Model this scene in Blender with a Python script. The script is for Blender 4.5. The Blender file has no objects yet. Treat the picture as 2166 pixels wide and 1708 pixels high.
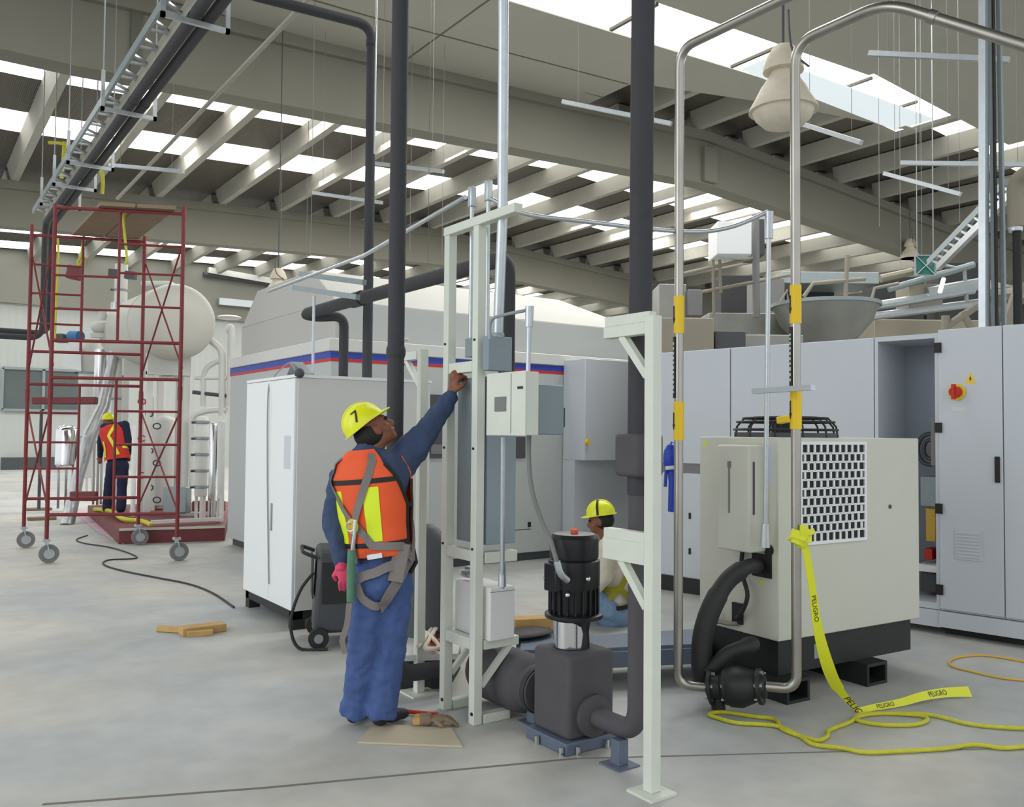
import bpy, bmesh, math, random
from mathutils import Vector, Matrix
from mathutils.bvhtree import BVHTree
random.seed(7)
V = Vector
PI = math.pi
SC = bpy.context.scene
COL = SC.collection

# ------------------------------------------------------------------ camera
F, CX, CY, H = 1850.0, 1083.0, 854.0, 1.586
YAW, PIT, ROL = math.radians(35.05), math.radians(1.95), math.radians(0.5)
FW = V((math.sin(YAW)*math.cos(PIT), math.cos(YAW)*math.cos(PIT), math.sin(PIT)))
_r = V((math.cos(YAW), -math.sin(YAW), 0)); _u = _r.cross(FW)
RT = _r*math.cos(ROL) + _u*math.sin(ROL)
UP = _u*math.cos(ROL) - _r*math.sin(ROL)
CAM = V((0, 0, H))
cd = bpy.data.cameras.new('camera'); cam = bpy.data.objects.new('camera', cd); COL.objects.link(cam)
cd.sensor_fit = 'HORIZONTAL'; cd.sensor_width = 36.0; cd.lens = 36.0*F/2166.0; cd.clip_end = 300; cd.clip_start = .05
cam.matrix_world = Matrix(((RT.x, UP.x, -FW.x, 0), (RT.y, UP.y, -FW.y, 0), (RT.z, UP.z, -FW.z, H), (0, 0, 0, 1)))
SC.camera = cam

# survey helpers: where a sight line of the photograph meets a real plane of the hall
def ray(x, y): return FW + RT*((x-CX)/F) - UP*((y-CY)/F)
def on_z(x, y, z=0.0):
    r = ray(x, y); return CAM + r*((z-H)/r.z)
def on_y(x, y, Y):
    r = ray(x, y); return CAM + r*(Y/r.y)
def on_x(x, y, X):
    r = ray(x, y); return CAM + r*(X/r.x)
def on_d(x, y, d): return CAM + ray(x, y)*d

# ------------------------------------------------------------------ world, light, exposure
SC.view_settings.view_transform = 'Standard'; SC.view_settings.look = 'None'
SC.view_settings.gamma = 1; SC.view_settings.use_curve_mapping = False
SC.view_settings.exposure = -0.2
W = bpy.data.worlds.new('world'); SC.world = W; W.use_nodes = True
W.node_tree.nodes['Background'].inputs[0].default_value = (0.93, 0.97, 1.0, 1)
W.node_tree.nodes['Background'].inputs[1].default_value = 1.32
def area(name, loc, size, size_y, power, rot, color=(1, 1, 1)):
    l = bpy.data.lights.new(name, 'AREA'); l.shape = 'RECTANGLE'; l.size = size; l.size_y = size_y
    l.energy = power; l.color = color
    o = bpy.data.objects.new(name, l); COL.objects.link(o); o.location = loc; o.rotation_euler = rot
    return o
# daylight falling through the roof light strips, and through the open side of the hall
area('skylight_near', (6, 6.2, 8.2), 22, 1.2, 900, (0, 0, 0), (1, .99, .96))
area('skylight_near_far', (10, 10.2, 8.25), 16, 1.2, 700, (0, 0, 0), (1, .99, .96))
area('skylight_mid', (14, 18.6, 8.55), 26, 1.0, 1100, (0, 0, 0), (1, .99, .96))
area('skylight_mid_far', (14, 22.4, 8.55), 26, 1.0, 1100, (0, 0, 0), (1, .99, .96))
area('skylight_back', (12, 33, 8.4), 26, 1.2, 1100, (0, 0, 0), (1, .99, .96))
area('daylight_side', (-9, 5, 4.2), 20, 6, 900, (0, math.radians(-82), 0), (.93, .97, 1))

# ------------------------------------------------------------------ materials
def mat(name, col, rough=.6, metal=0.0, var=0.0, vscale=6.0, bump=0.0, bscale=40.0, emit=None, estr=0, spec=.5, col2=None):
    m = bpy.data.materials.new(name); m.use_nodes = True
    nt = m.node_tree; b = nt.nodes['Principled BSDF']
    c = tuple(col)+(1,)
    b.inputs['Base Color'].default_value = c; b.inputs['Roughness'].default_value = rough
    b.inputs['Metallic'].default_value = metal; b.inputs['Specular IOR Level'].default_value = spec
    tc = nt.nodes.new('ShaderNodeTexCoord')
    if var > 0:
        n = nt.nodes.new('ShaderNodeTexNoise'); n.inputs['Scale'].default_value = vscale; n.inputs['Detail'].default_value = 5
        nt.links.new(tc.outputs['Object'], n.inputs['Vector'])
        r = nt.nodes.new('ShaderNodeValToRGB'); r.color_ramp.elements[0].position = .3; r.color_ramp.elements[1].position = .7
        lo = col2 if col2 else tuple(x*(1-var) for x in col)
        r.color_ramp.elements[0].color = tuple(lo)+(1,); r.color_ramp.elements[1].color = c
        nt.links.new(n.outputs['Fac'], r.inputs['Fac']); nt.links.new(r.outputs['Color'], b.inputs['Base Color'])
    if bump > 0:
        n2 = nt.nodes.new('ShaderNodeTexNoise'); n2.inputs['Scale'].default_value = bscale; n2.inputs['Detail'].default_value = 4
        nt.links.new(tc.outputs['Object'], n2.inputs['Vector'])
        bp = nt.nodes.new('ShaderNodeBump'); bp.inputs['Strength'].default_value = bump; bp.inputs['Distance'].default_value = .01
        nt.links.new(n2.outputs['Fac'], bp.inputs['Height']); nt.links.new(bp.outputs['Normal'], b.inputs['Normal'])
    if emit:
        b.inputs['Emission Color'].default_value = tuple(emit)+(1,); b.inputs['Emission Strength'].default_value = estr
    return m
def s(r, g, b): return tuple(((c/255.)/12.92 if c/255. <= .04045 else ((c/255.+.055)/1.055)**2.4) for c in (r, g, b))
def ribbed(name, col, scale, axis, rough=.5, metal=0.0, strength=.6):
    m = mat(name, col, rough, metal); nt = m.node_tree; b = nt.nodes['Principled BSDF']
    tc = nt.nodes.new('ShaderNodeTexCoord'); w = nt.nodes.new('ShaderNodeTexWave'); w.bands_direction = axis
    w.inputs['Scale'].default_value = scale; nt.links.new(tc.outputs['Object'], w.inputs['Vector'])
    bp = nt.nodes.new('ShaderNodeBump'); bp.inputs['Strength'].default_value = strength; bp.inputs['Distance'].default_value = .03
    nt.links.new(w.outputs['Fac'], bp.inputs['Height']); nt.links.new(bp.outputs['Normal'], b.inputs['Normal'])
    return m
def floor_mat():
    m = mat('concrete_floor', s(186, 186, 180), .55); nt = m.node_tree; b = nt.nodes['Principled BSDF']; L = nt.links.new
    tc = nt.nodes.new('ShaderNodeTexCoord')
    n = nt.nodes.new('ShaderNodeTexNoise'); n.inputs['Scale'].default_value = .7; n.inputs['Detail'].default_value = 6
    n2 = nt.nodes.new('ShaderNodeTexNoise'); n2.inputs['Scale'].default_value = 5; n2.inputs['Detail'].default_value = 7
    L(tc.outputs['Object'], n.inputs['Vector']); L(tc.outputs['Object'], n2.inputs['Vector'])
    r = nt.nodes.new('ShaderNodeValToRGB'); r.color_ramp.elements[0].position = .38; r.color_ramp.elements[1].position = .62
    r.color_ramp.elements[0].color = s(172, 176, 176)+(1,); r.color_ramp.elements[1].color = s(192, 190, 182)+(1,)
    r2 = nt.nodes.new('ShaderNodeValToRGB'); r2.color_ramp.elements[0].position = .35; r2.color_ramp.elements[1].position = .65
    r2.color_ramp.elements[0].color = (.84, .84, .84, 1); r2.color_ramp.elements[1].color = (1, 1, 1, 1)
    mx = nt.nodes.new('ShaderNodeMix'); mx.data_type = 'RGBA'; mx.blend_type = 'MULTIPLY'; mx.inputs[0].default_value = .8
    L(n.outputs['Fac'], r.inputs['Fac']); L(n2.outputs['Fac'], r2.inputs['Fac'])
    L(r.outputs['Color'], mx.inputs[6]); L(r2.outputs['Color'], mx.inputs[7]); L(mx.outputs[2], b.inputs['Base Color'])
    bp = nt.nodes.new('ShaderNodeBump'); bp.inputs['Strength'].default_value = .15; L(n2.outputs['Fac'], bp.inputs['Height']); L(bp.outputs['Normal'], b.inputs['Normal'])
    return m
M = dict(
    floor=floor_mat(),
    joint=mat('floor_joint', s(120, 114, 104), .9),
    girder=mat('concrete_girder', s(126, 124, 112), .8, var=.1, vscale=.5, bump=.2, bscale=12),
    beam=mat('concrete_beam', s(164, 161, 150), .75, var=.12, vscale=1.2),
    deck=ribbed('roof_sheet', s(92, 86, 77), 9, 'X', .55, .1),
    panel=mat('ceiling_panel', s(168, 166, 155), .8, var=.06, vscale=.6),
    seam=mat('panel_seam', s(98, 98, 88), .8),
    sky=mat('skylight_sheet', (1, 1, 1), .5, emit=(1, 1, .98), estr=3.2),
    skyb=mat('skylight_sheet_blue', (.3, .33, .35), .5, emit=(.84, .93, .97), estr=.85),
    siding=ribbed('wall_siding', s(184, 188, 184), 1.2, 'X', .6, 0, .5),
    wallc=mat('wall_concrete', s(140, 139, 130), .8, var=.08, vscale=.5),
    wdark=mat('wall_dark', s(92, 92, 90), .9, var=.3, vscale=.4),
    glass=mat('window_glass', s(96, 106, 104), .25, var=.2, vscale=.8),
    cream=mat('cream_paint', s(216, 220, 208), .45, var=.05, vscale=8),
    cream2=mat('cream_enamel', s(204, 204, 190), .4, var=.03, vscale=4),
    greyblue=mat('grey_blue_enamel', s(132, 146, 152), .45, var=.05, vscale=5),
    ribgrey=ribbed('ribbed_grey_enamel', s(140, 154, 160), 40, 'Y', .45, 0, .5),
    white=mat('white_enamel', s(232, 234, 234), .4),
    offwhite=mat('off_white_enamel', s(212, 212, 208), .45, var=.03, vscale=2),
    whiteplain=mat('white_plastic', s(226, 226, 224), .5),
    galv=mat('galvanised_steel', s(196, 202, 206), .35, .75, var=.1, vscale=20),
    galvd=mat('dull_galvanised_steel', s(150, 160, 162), .5, .4, var=.1, vscale=20),
    stainless=mat('stainless_pipe', s(176, 172, 164), .3, .9, var=.15, vscale=6),
    foil=mat('foil_lagging', s(200, 202, 204), .3, .7, var=.2, vscale=9, bump=.5, bscale=25),
    blk=mat('black_insulation', s(58, 58, 62), .75, var=.12, vscale=14, bump=.2, bscale=30),
    blk2=mat('grey_black_insulation', s(82, 80, 84), .8, var=.12, vscale=8, bump=.35, bscale=18),
    blackm=mat('black_motor_paint', s(24, 24, 27), .35),
    blackr=mat('black_rubber', s(38, 38, 38), .6),
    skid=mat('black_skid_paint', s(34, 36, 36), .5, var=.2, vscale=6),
    basegrey=mat('blue_grey_base', s(98, 108, 126), .55, var=.1, vscale=9),
    chrome=mat('chrome', s(220, 220, 222), .15, 1),
    blue=mat('blue_stripe', s(38, 66, 168), .45),
    red=mat('red_stripe', s(196, 40, 40), .5),
    grey=mat('light_grey_enamel', s(184, 188, 186), .45, var=.03, vscale=1.5),
    greydk=mat('dark_grey_plastic', s(72, 74, 78), .55),
    greymid=mat('mid_grey', s(120, 120, 120), .6),
    bank=mat('pale_blue_grey_enamel', s(198, 203, 210), .35, var=.02, vscale=2),
    bankin=mat('cabinet_interior', s(150, 158, 168), .6),
    yellow=mat('yellow_band', s(238, 200, 20), .4),
    tape=mat('caution_tape', s(222, 226, 40), .45),
    rope=mat('yellow_cable', s(206, 202, 50), .55, var=.15, vscale=30),
    orope=mat('orange_yellow_cable', s(220, 176, 60), .55),
    ink=mat('black_ink', s(22, 22, 20), .6),
    redpaint=mat('red_scaffold_paint', s(122, 32, 38), .5, var=.2, vscale=20),
    maroon=mat('maroon_steel', s(112, 50, 52), .6, var=.1, vscale=5),
    ply=mat('plywood', s(138, 118, 96), .8, var=.2, vscale=5),
    wood=mat('raw_wood', s(204, 166, 104), .7, var=.2, vscale=12),
    board=mat('hardboard', s(196, 184, 158), .7, var=.06, vscale=5),
    tank=mat('tank_paint', s(196, 195, 186), .5, var=.05, vscale=3),
    lamp=mat('lamp_bag', s(218, 208, 188), .6, var=.12, vscale=14, bump=.3, bscale=12),
    bigwhite=mat('painted_pipe', s(214, 214, 210), .5, var=.06, vscale=5),
    skin=mat('skin', s(134, 82, 58), .55, var=.1, vscale=30),
    denim=mat('denim', s(74, 98, 152), .85, var=.22, vscale=16, bump=.3, bscale=120),
    shirt=mat('navy_shirt', s(60, 76, 108), .85, var=.18, vscale=14, bump=.3, bscale=60),
    orange=mat('orange_vest', s(238, 92, 42), .7, var=.08, vscale=12),
    redvest=mat('red_vest', s(206, 48, 30), .7, var=.1, vscale=12),
    lime=mat('lime_reflective', s(224, 244, 40), .5),
    yhat=mat('yellow_hard_hat', s(228, 232, 28), .3),
    hair=mat('black_hair', s(22, 20, 20), .7),
    strap=mat('grey_webbing', s(132, 124, 120), .8, var=.1, vscale=40),
    olive=mat('olive_webbing', s(150, 146, 30), .8),
    greenbag=mat('green_sleeve', s(84, 132, 104), .7, var=.15, vscale=20),
    pink=mat('pink_glove', s(226, 74, 110), .7),
    boot=mat('dark_boot', s(38, 42, 50), .6),
    wshirt=mat('white_shirt', s(216, 208, 192), .85, var=.06, vscale=12),
    jeans=mat('pale_jeans', s(138, 168, 202), .85, var=.2, vscale=12),
    dnavy=mat('dark_navy_cloth', s(28, 34, 60), .9),
    bluep=mat('blue_plastic', s(36, 66, 176), .4),
    signg=mat('green_sign', s(30, 110, 92), .5),
    beige=mat('beige_box', s(146, 139, 122), .6, var=.1, vscale=3),
    steel=mat('hopper_steel', s(150, 150, 144), .4, .4, var=.15, vscale=3),
    redp=mat('red_plastic', s(190, 36, 24), .5), bluebox=mat('blue_case', s(40, 110, 160), .5),
    lit=mat('lit_tube', (1, .95, .8), .5, emit=(1, .9, .65), estr=2),
    hood=mat('hood_enamel', s(184, 183, 178), .6),
    pinktarp=mat('pink_tarp', s(206, 176, 186), .7),
)

# ------------------------------------------------------------------ mesh builder
class MB:
    def __init__(self): self.v = []; self.f = []; self.mi = []; self.m = 0
    def add(self, vs, fs):
        o = len(self.v); self.v += [V(p) for p in vs]; self.f += [tuple(i+o for i in f) for f in fs]; self.mi += [self.m]*len(fs); return self
    def hexa(self, p):   # 8 points: bottom 4, top 4
        return self.add(p, [(3, 2, 1, 0), (4, 5, 6, 7), (0, 1, 5, 4), (1, 2, 6, 5), (2, 3, 7, 6), (3, 0, 4, 7)])
    def box(self, x0, x1, y0, y1, z0, z1, T=None):
        p = [V(q) for q in ((x0, y0, z0), (x1, y0, z0), (x1, y1, z0), (x0, y1, z0), (x0, y0, z1), (x1, y0, z1), (x1, y1, z1), (x0, y1, z1))]
        if T is not None: p = [T @ q for q in p]
        return self.hexa(p)
    def bar(self, a, b, w, h=None, up=(0, 0, 1)):
        a = V(a); b = V(b); d = (b-a).normalized(); h = h or w; u = V(up)
        if abs(d.dot(u)) > .98: u = V((1, 0, 0))
        sx = d.cross(u).normalized(); sy = sx.cross(d).normalized()
        q = [sx*(-w/2)+sy*(-h/2), sx*(w/2)+sy*(-h/2), sx*(w/2)+sy*(h/2), sx*(-w/2)+sy*(h/2)]
        return self.hexa([a+t for t in q]+[b+t for t in q])
    def cyl(self, a, b, r, r2=None, n=16, cap=True):
        a = V(a); b = V(b); r2 = r if r2 is None else r2; d = (b-a).normalized()
        u = d.orthogonal().normalized(); w = d.cross(u)
        vs = []; 
        for c, rr in ((a, r), (b, r2)):
            for i in range(n):
                t = 2*PI*i/n; vs.append(c+(u*math.cos(t)+w*math.sin(t))*rr)
        fs = [(i, (i+1) % n, n+(i+1) % n, n+i) for i in range(n)]
        if cap: fs += [tuple(range(n-1, -1, -1)), tuple(range(n, 2*n))]
        return self.add(vs, fs)
    def tube(self, pts, r, n=12, cap=True):
        pts = [V(p) for p in pts]; rs = r if isinstance(r, (list, tuple)) else [r]*len(pts)
        vs = []; u = None
        for i, p in enumerate(pts):
            d = (pts[min(i+1, len(pts)-1)]-pts[max(i-1, 0)]).normalized()
            u = d.orthogonal().normalized() if u is None else (u-d*u.dot(d)).normalized()
            w = d.cross(u)
            for k in range(n):
                t = 2*PI*k/n; vs.append(p+(u*math.cos(t)+w*math.sin(t))*rs[i])
        fs = []
        for i in range(len(pts)-1):
            for k in range(n): fs.append((i*n+k, i*n+(k+1) % n, (i+1)*n+(k+1) % n, (i+1)*n+k))
        if cap: fs += [tuple(range(n-1, -1, -1)), tuple(range((len(pts)-1)*n, len(pts)*n))]
        return self.add(vs, fs)
    def sph(self, c, r, nu=16, nv=10, T=None, v0=0.0, v1=PI):
        c = V(c); r = r if isinstance(r, (list, tuple)) else (r, r, r); vs = []; fs = []
        for j in range(nv+1):
            a = v0+(v1-v0)*j/nv
            for i in range(nu):
                t = 2*PI*i/nu; q = V((r[0]*math.sin(a)*math.cos(t), r[1]*math.sin(a)*math.sin(t), r[2]*math.cos(a)))
                if T is not None: q = T @ q
                vs.append(c+q)
        for j in range(nv):
            for i in range(nu): fs.append((j*nu+i, (j+1)*nu+i, (j+1)*nu+(i+1) % nu, j*nu+(i+1) % nu))
        return self.add(vs, fs)
    def lathe(self, prof, c, axis=(0, 0, 1), n=24, sx=1.0):
        c = V(c); d = V(axis).normalized(); u = V((1, 0, 0)) if abs(d.z) > .9 else d.cross(V((0, 0, 1))).normalized()
        u = (u-d*u.dot(d)).normalized(); w = d.cross(u); vs = []; fs = []
        for (r, h) in prof:
            for i in range(n):
                t = 2*PI*i/n; vs.append(c+d*h+(u*math.cos(t)*sx+w*math.sin(t))*r)
        for j in range(len(prof)-1):
            for i in range(n): fs.append((j*n+i, j*n+(i+1) % n, (j+1)*n+(i+1) % n, (j+1)*n+i))
        fs += [tuple(range(n-1, -1, -1)), tuple(range((len(prof)-1)*n, len(prof)*n))]
        return self.add(vs, fs)
    def prism(self, poly, e):
        poly = [V(p) for p in poly]; e = V(e); n = len(poly)
        return self.add(poly+[p+e for p in poly], [tuple(range(n-1, -1, -1)), tuple(range(n, 2*n))]+[(i, (i+1) % n, n+(i+1) % n, n+i) for i in range(n)])
    def ribbon(self, pts, nrm, w, th=.003):
        n = len(pts); vs = []; fs = []
        ws = w if isinstance(w, (list, tuple)) else [w]*n
        for i in range(n):
            d = (V(pts[min(i+1, n-1)])-V(pts[max(i-1, 0)])).normalized(); N = V(nrm[i]).normalized(); sd = d.cross(N).normalized()
            p = V(pts[i]); vs += [p-sd*ws[i]/2, p+sd*ws[i]/2, p+sd*ws[i]/2+N*th, p-sd*ws[i]/2+N*th]
        for i in range(n-1):
            for k in range(4): fs.append((4*i+k, 4*i+(k+1) % 4, 4*i+4+(k+1) % 4, 4*i+4+k))
        fs += [(3, 2, 1, 0), (4*n-4, 4*n-3, 4*n-2, 4*n-1)]
        return self.add(vs, fs)
WL = {}
def finish(me, mats, smooth=True):
    for m in (mats if isinstance(mats, (list, tuple)) else [mats]): me.materials.append(m)
    bm = bmesh.new(); bm.from_mesh(me); bmesh.ops.recalc_face_normals(bm, faces=bm.faces); bm.to_mesh(me); bm.free()
    if smooth:
        for p in me.polygons: p.use_smooth = True
        me.set_sharp_from_angle(angle=math.radians(38))
def link(name, mb, mats, parent=None, base=False, bevel=0.0, smooth=True):
    lo = V([min(v[i] for v in mb.v) for i in range(3)]); hi = V([max(v[i] for v in mb.v) for i in range(3)])
    c = (lo+hi)/2
    if base: c.z = lo.z
    me = bpy.data.meshes.new(name); me.from_pydata([tuple(v-c) for v in mb.v], [], mb.f)
    for i, p in enumerate(me.polygons): p.material_index = mb.mi[i]
    finish(me, mats, smooth)
    o = bpy.data.objects.new(name, me); COL.objects.link(o); WL[o] = c
    if parent: o.parent = parent; o.location = c-WL[parent]
    else: o.location = c
    if bevel:
        b = o.modifiers.new('bevel', 'BEVEL'); b.width = bevel; b.segments = 2; b.limit_method = 'ANGLE'
    return o
def thing(name, label, cat, loc, group=None):
    o = bpy.data.objects.new(name, None); COL.objects.link(o); o.location = V(loc); o.empty_display_size = .1; WL[o] = V(loc)
    o['label'] = label; o['category'] = cat
    if group: o['group'] = group
    return o
def part(name, mb, m, parent, bevel=0.0, label=None, smooth=True):
    o = link(name, mb, m, parent, False, bevel, smooth)
    if label: o['label'] = label
    return o
def solo(name, mb, m, label, cat, group=None, bevel=0.0, smooth=True, kind=None):
    o = link(name, mb, m, None, True, bevel, smooth); o['label'] = label; o['category'] = cat
    if group: o['group'] = group
    if kind: o['kind'] = kind
    return o
def struct(name, mb, m, parent=None, smooth=True):
    o = link(name, mb, m, parent, False, 0, smooth)
    if parent is None: o['kind'] = 'structure'
    return o
def fillet(pts, rad, seg=7):
    pts = [V(p) for p in pts]; out = [pts[0]]
    for i in range(1, len(pts)-1):
        p = pts[i]; a = (pts[i-1]-p); b = (pts[i+1]-p); rr = min(rad, a.length*.49, b.length*.49)
        a = p+a.normalized()*rr; b = p+b.normalized()*rr
        for k in range(seg+1):
            t = k/seg; out.append(a*(1-t)**2+p*2*t*(1-t)+b*t*t)
    return out+[pts[-1]]
def smoothpath(pts, seg=6):
    pts = [V(p) for p in pts]; P = [pts[0]]+pts+[pts[-1]]; out = []
    for i in range(1, len(P)-2):
        for k in range(seg):
            t = k/seg; a, b, c, d = P[i-1], P[i], P[i+1], P[i+2]
            out.append(.5*((2*b)+(c-a)*t+(2*a-5*b+4*c-d)*t*t+(3*b-a-3*c+d)*t**3))
    return out+[pts[-1]]
def textgeo(txt, size):
    cu = bpy.data.curves.new('t', 'FONT'); cu.body = txt; cu.size = size; cu.align_x = 'CENTER'; cu.align_y = 'CENTER'
    o = bpy.data.objects.new('t', cu); COL.objects.link(o)
    dg = bpy.context.evaluated_depsgraph_get(); me = bpy.data.meshes.new_from_object(o.evaluated_get(dg))
    bm = bmesh.new(); bm.from_mesh(me); bmesh.ops.triangulate(bm, faces=bm.faces); bmesh.ops.subdivide_edges(bm, edges=[e_ for e_ in bm.edges if e_.calc_length() > size*.2], cuts=3, use_grid_fill=True); bmesh.ops.triangulate(bm, faces=bm.faces); bm.to_mesh(me); bm.free()
    vs = [v.co.copy() for v in me.vertices]; fs = [tuple(p.vertices) for p in me.polygons]
    bpy.data.objects.remove(o); bpy.data.curves.remove(cu); bpy.data.meshes.remove(me)
    return vs, fs
#%%STRUCT
# ------------------------------------------------------------------ the hall
def zb(X):   # underside of the long girders: a shallow gable
    return max(6.9, 7.46-.042*(15.3-X)) if X < 15.3 else max(6.75, 7.46-.066*(X-15.3))
XS = [-6, 2, 6, 11, 15.3, 20, 25.7, 34, 46]
b = MB().box(-30, 46, -14, 39.6, -.2, 0)
struct('floor', b, M['floor'])
j = MB()
def strip_on_floor(mb, pts, w):
    for a, c in zip(pts, pts[1:]): mb.bar(V(a)+V((0, 0, .001)), V(c)+V((0, 0, .001)), w, .004)
strip_on_floor(j, [on_z(90, 1703), on_z(560, 1668), on_z(1220, 1606)], .014)
strip_on_floor(j, [on_z(1220, 1606), on_z(1750, 1592), on_z(2166, 1585)], .008)
struct('trim_1', j, M['joint'])
n_t = [1]
def trim(mb, m, smooth=False):
    n_t[0] += 1; return struct('trim_%d' % n_t[0], mb, m, smooth=smooth)
def girder(Y, w=.45, bot=0.0, dep=1.2):
    g = MB()
    for a, c in zip(XS, XS[1:]):
        za, zc = zb(a)+bot, zb(c)+bot
        g.hexa([(a, Y, za), (c, Y, zc), (c, Y+w, zc), (a, Y+w, za), (a, Y, za+dep), (c, Y, zc+dep), (c, Y+w, zc+dep), (a, Y+w, za+dep)])
        g.hexa([(a, Y-.12, za+dep-.22), (c, Y-.12, zc+dep-.22), (c, Y+w+.12, zc+dep-.22), (a, Y+w+.12, za+dep-.22), (a, Y-.12, za+dep), (c, Y-.12, zc+dep), (c, Y+w+.12, zc+dep), (a, Y+w+.12, za+dep)])
    return trim(g, M['girder'])
girder(14.0); girder(26.3)
# splice plates and joints on the near girder
g = MB(); g.box(2.72, 2.86, 13.96, 14.0, 6.9, 8.1); trim(g, M['seam'])
g = MB(); g.box(15.15, 15.6, 13.9, 14.0, 7.5, 8.3); trim(g, M['girder'])
# roof sheet, a gap left for each light strip
def roofsheet(y0, y1, lift=1.62, x0=-6, x1=46, th=.05):
    g = MB(); xs = [x0]+[x for x in XS if x0 < x < x1]+[x1]
    for a, c in zip(xs, xs[1:]):
        za, zc = zb(a)+lift, zb(c)+lift
        g.hexa([(a, y0, za), (c, y0, zc), (c, y1, zc), (a, y1, za), (a, y0, za+th), (c, y0, zc+th), (c, y1, zc+th), (a, y1, za+th)])
    return g
strips = [(9.35, 10.95), (17.6, 19.45), (21.65, 23.2), (30.2, 31.6), (34.0, 35.5), (37.2, 38.7)]
strips = [(4.9, 6.3)]+strips
edges = [-2.0]+[e for st in strips for e in st]+[39.5]
ceil = MB()
for i in range(0, len(edges), 2):
    g = roofsheet(edges[i], edges[i+1]); ceil.add(g.v, g.f)
ceil_o = struct('ceiling', ceil, M['deck'], smooth=False)
for k, (a, c) in enumerate(strips):
    struct('window_%d' % (k+8), roofsheet(a, c, x0=(15.4, 18.3, -6, -6, -6, -6, -6)[k]), M['sky'], smooth=False)
struct('ceiling_2', roofsheet(4.9, 6.3, x1=15.4), M['deck'], smooth=False); struct('ceiling_3', roofsheet(9.35, 10.95, x1=18.3, lift=1.7), M['deck'], smooth=False)
# cross beams between the girders
def ybeam(X, y0, y1, w=.26, top=1.6, dep=.4):
    g = MB(); z = zb(X)
    g.hexa([(X-w/3, y0, z+top-dep), (X+w/3, y0, z+top-dep), (X+w/3, y1, z+top-dep), (X-w/3, y1, z+top-dep), (X-w*.75, y0, z+top), (X+w*.75, y0, z+top), (X+w*.75, y1, z+top), (X-w*.75, y1, z+top)])
    trim(g, M['beam'])
X = 2.35
while X < 44:
    ybeam(X, 14.45, 26.3); ybeam(X, 26.75, 39.0)
    if X > 11: ybeam(X, 1.0, 14.0)
    X += 1.8
# plain panel ceiling over the near bay, with its light strip
def zp(X): return zb(X)+1.16
def flat(poly, th=.04):
    return MB().prism([(x, y, zp(x)) for x, y in poly], (0, 0, th))
pn = MB()
def pquad(x0, x1, y0, y1, y0b=None, y1b=None):
    y0b = y0 if y0b is None else y0b; y1b = y1 if y1b is None else y1b
    pn.hexa([(x0, y0, zp(x0)), (x1, y0b, zp(x1)), (x1, y1b, zp(x1)), (x0, y1, zp(x0)), (x0, y0, zp(x0)+.04), (x1, y0b, zp(x1)+.04), (x1, y1b, zp(x1)+.04), (x0, y1, zp(x0)+.04)])
pquad(-6, 6, 11.0, 13.88); pquad(6, 11.6, 11.0, 13.88); pquad(11.6, 15.3, 11.0, 12.5, None, 11.75); pquad(15.3, 18.4, 11.0, 11.75, 10.6, 10.7)
pquad(-6, 6, 4.0, 9.8); pquad(6, 15.3, 4.0, 9.8); pquad(15.3, 20.6, 6.9, 9.7)
struct('ceiling_1', pn, M['panel'], smooth=False)
g = MB()
for a, c in ((-6, 6), (6, 15.3), (15.3, 18.2)):
    g.hexa([(a, 9.75, zp(a)+.02), (c, 9.75, zp(c)+.02), (c, 11, zp(c)+.02), (a, 11, zp(a)+.02), (a, 9.75, zp(a)+.05), (c, 9.75, zp(c)+.05), (c, 11, zp(c)+.05), (a, 11, zp(a)+.05)])
struct('window_5', g, M['sky'], smooth=False)
g = MB(); g.hexa([(12.9, 10.3, zp(12.9)+.005), (18.1, 10.05, zp(18.1)+.005), (18.1, 10.95, zp(18.1)+.005), (12.9, 10.95, zp(12.9)+.005), (12.9, 10.3, zp(12.9)+.015), (18.1, 10.05, zp(18.1)+.015), (18.1, 10.95, zp(18.1)+.015), (12.9, 10.95, zp(12.9)+.015)])
struct('window_6', g, M['skyb'], smooth=False)
g = MB()
for xx in (9.6, 12.6, 15.4, 17.0): g.bar((xx, 9.8, zp(xx)-.02), (xx, 10.9, zp(xx)-.02), .06, .05)
g.bar((6.0, 12.6, zp(6)-.003), (11.55, 12.6, zp(11.55)-.003), .03, .01); g.bar((-4, 12.6, zp(-4)-.003), (6, 12.6, zp(6)-.003), .03, .01)
g.bar((7.3, 13.85, zp(7.3)-.003), (7.3, 11.0, zp(7.3)-.003), .03, .01)
g.bar((-4, 13.4, zp(-4)-.003), (11.6, 13.4, zp(11.6)-.003), .02, .01)
trim(g, M['seam'])
# walls
b = MB().box(-6, 46, 39.2, 39.5, 0, 6.5); wb = struct('wall_back', b, M['siding'], smooth=False)
b = MB().box(-6, 46, 39.0, 39.3, 6.5, 9.2); struct('wall_back_1', b, M['wallc'], smooth=False)
b = MB().box(46, 46.3, -2, 39.5, 0, 9.2); struct('wall_right', b, M['wdark'], smooth=False)
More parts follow.
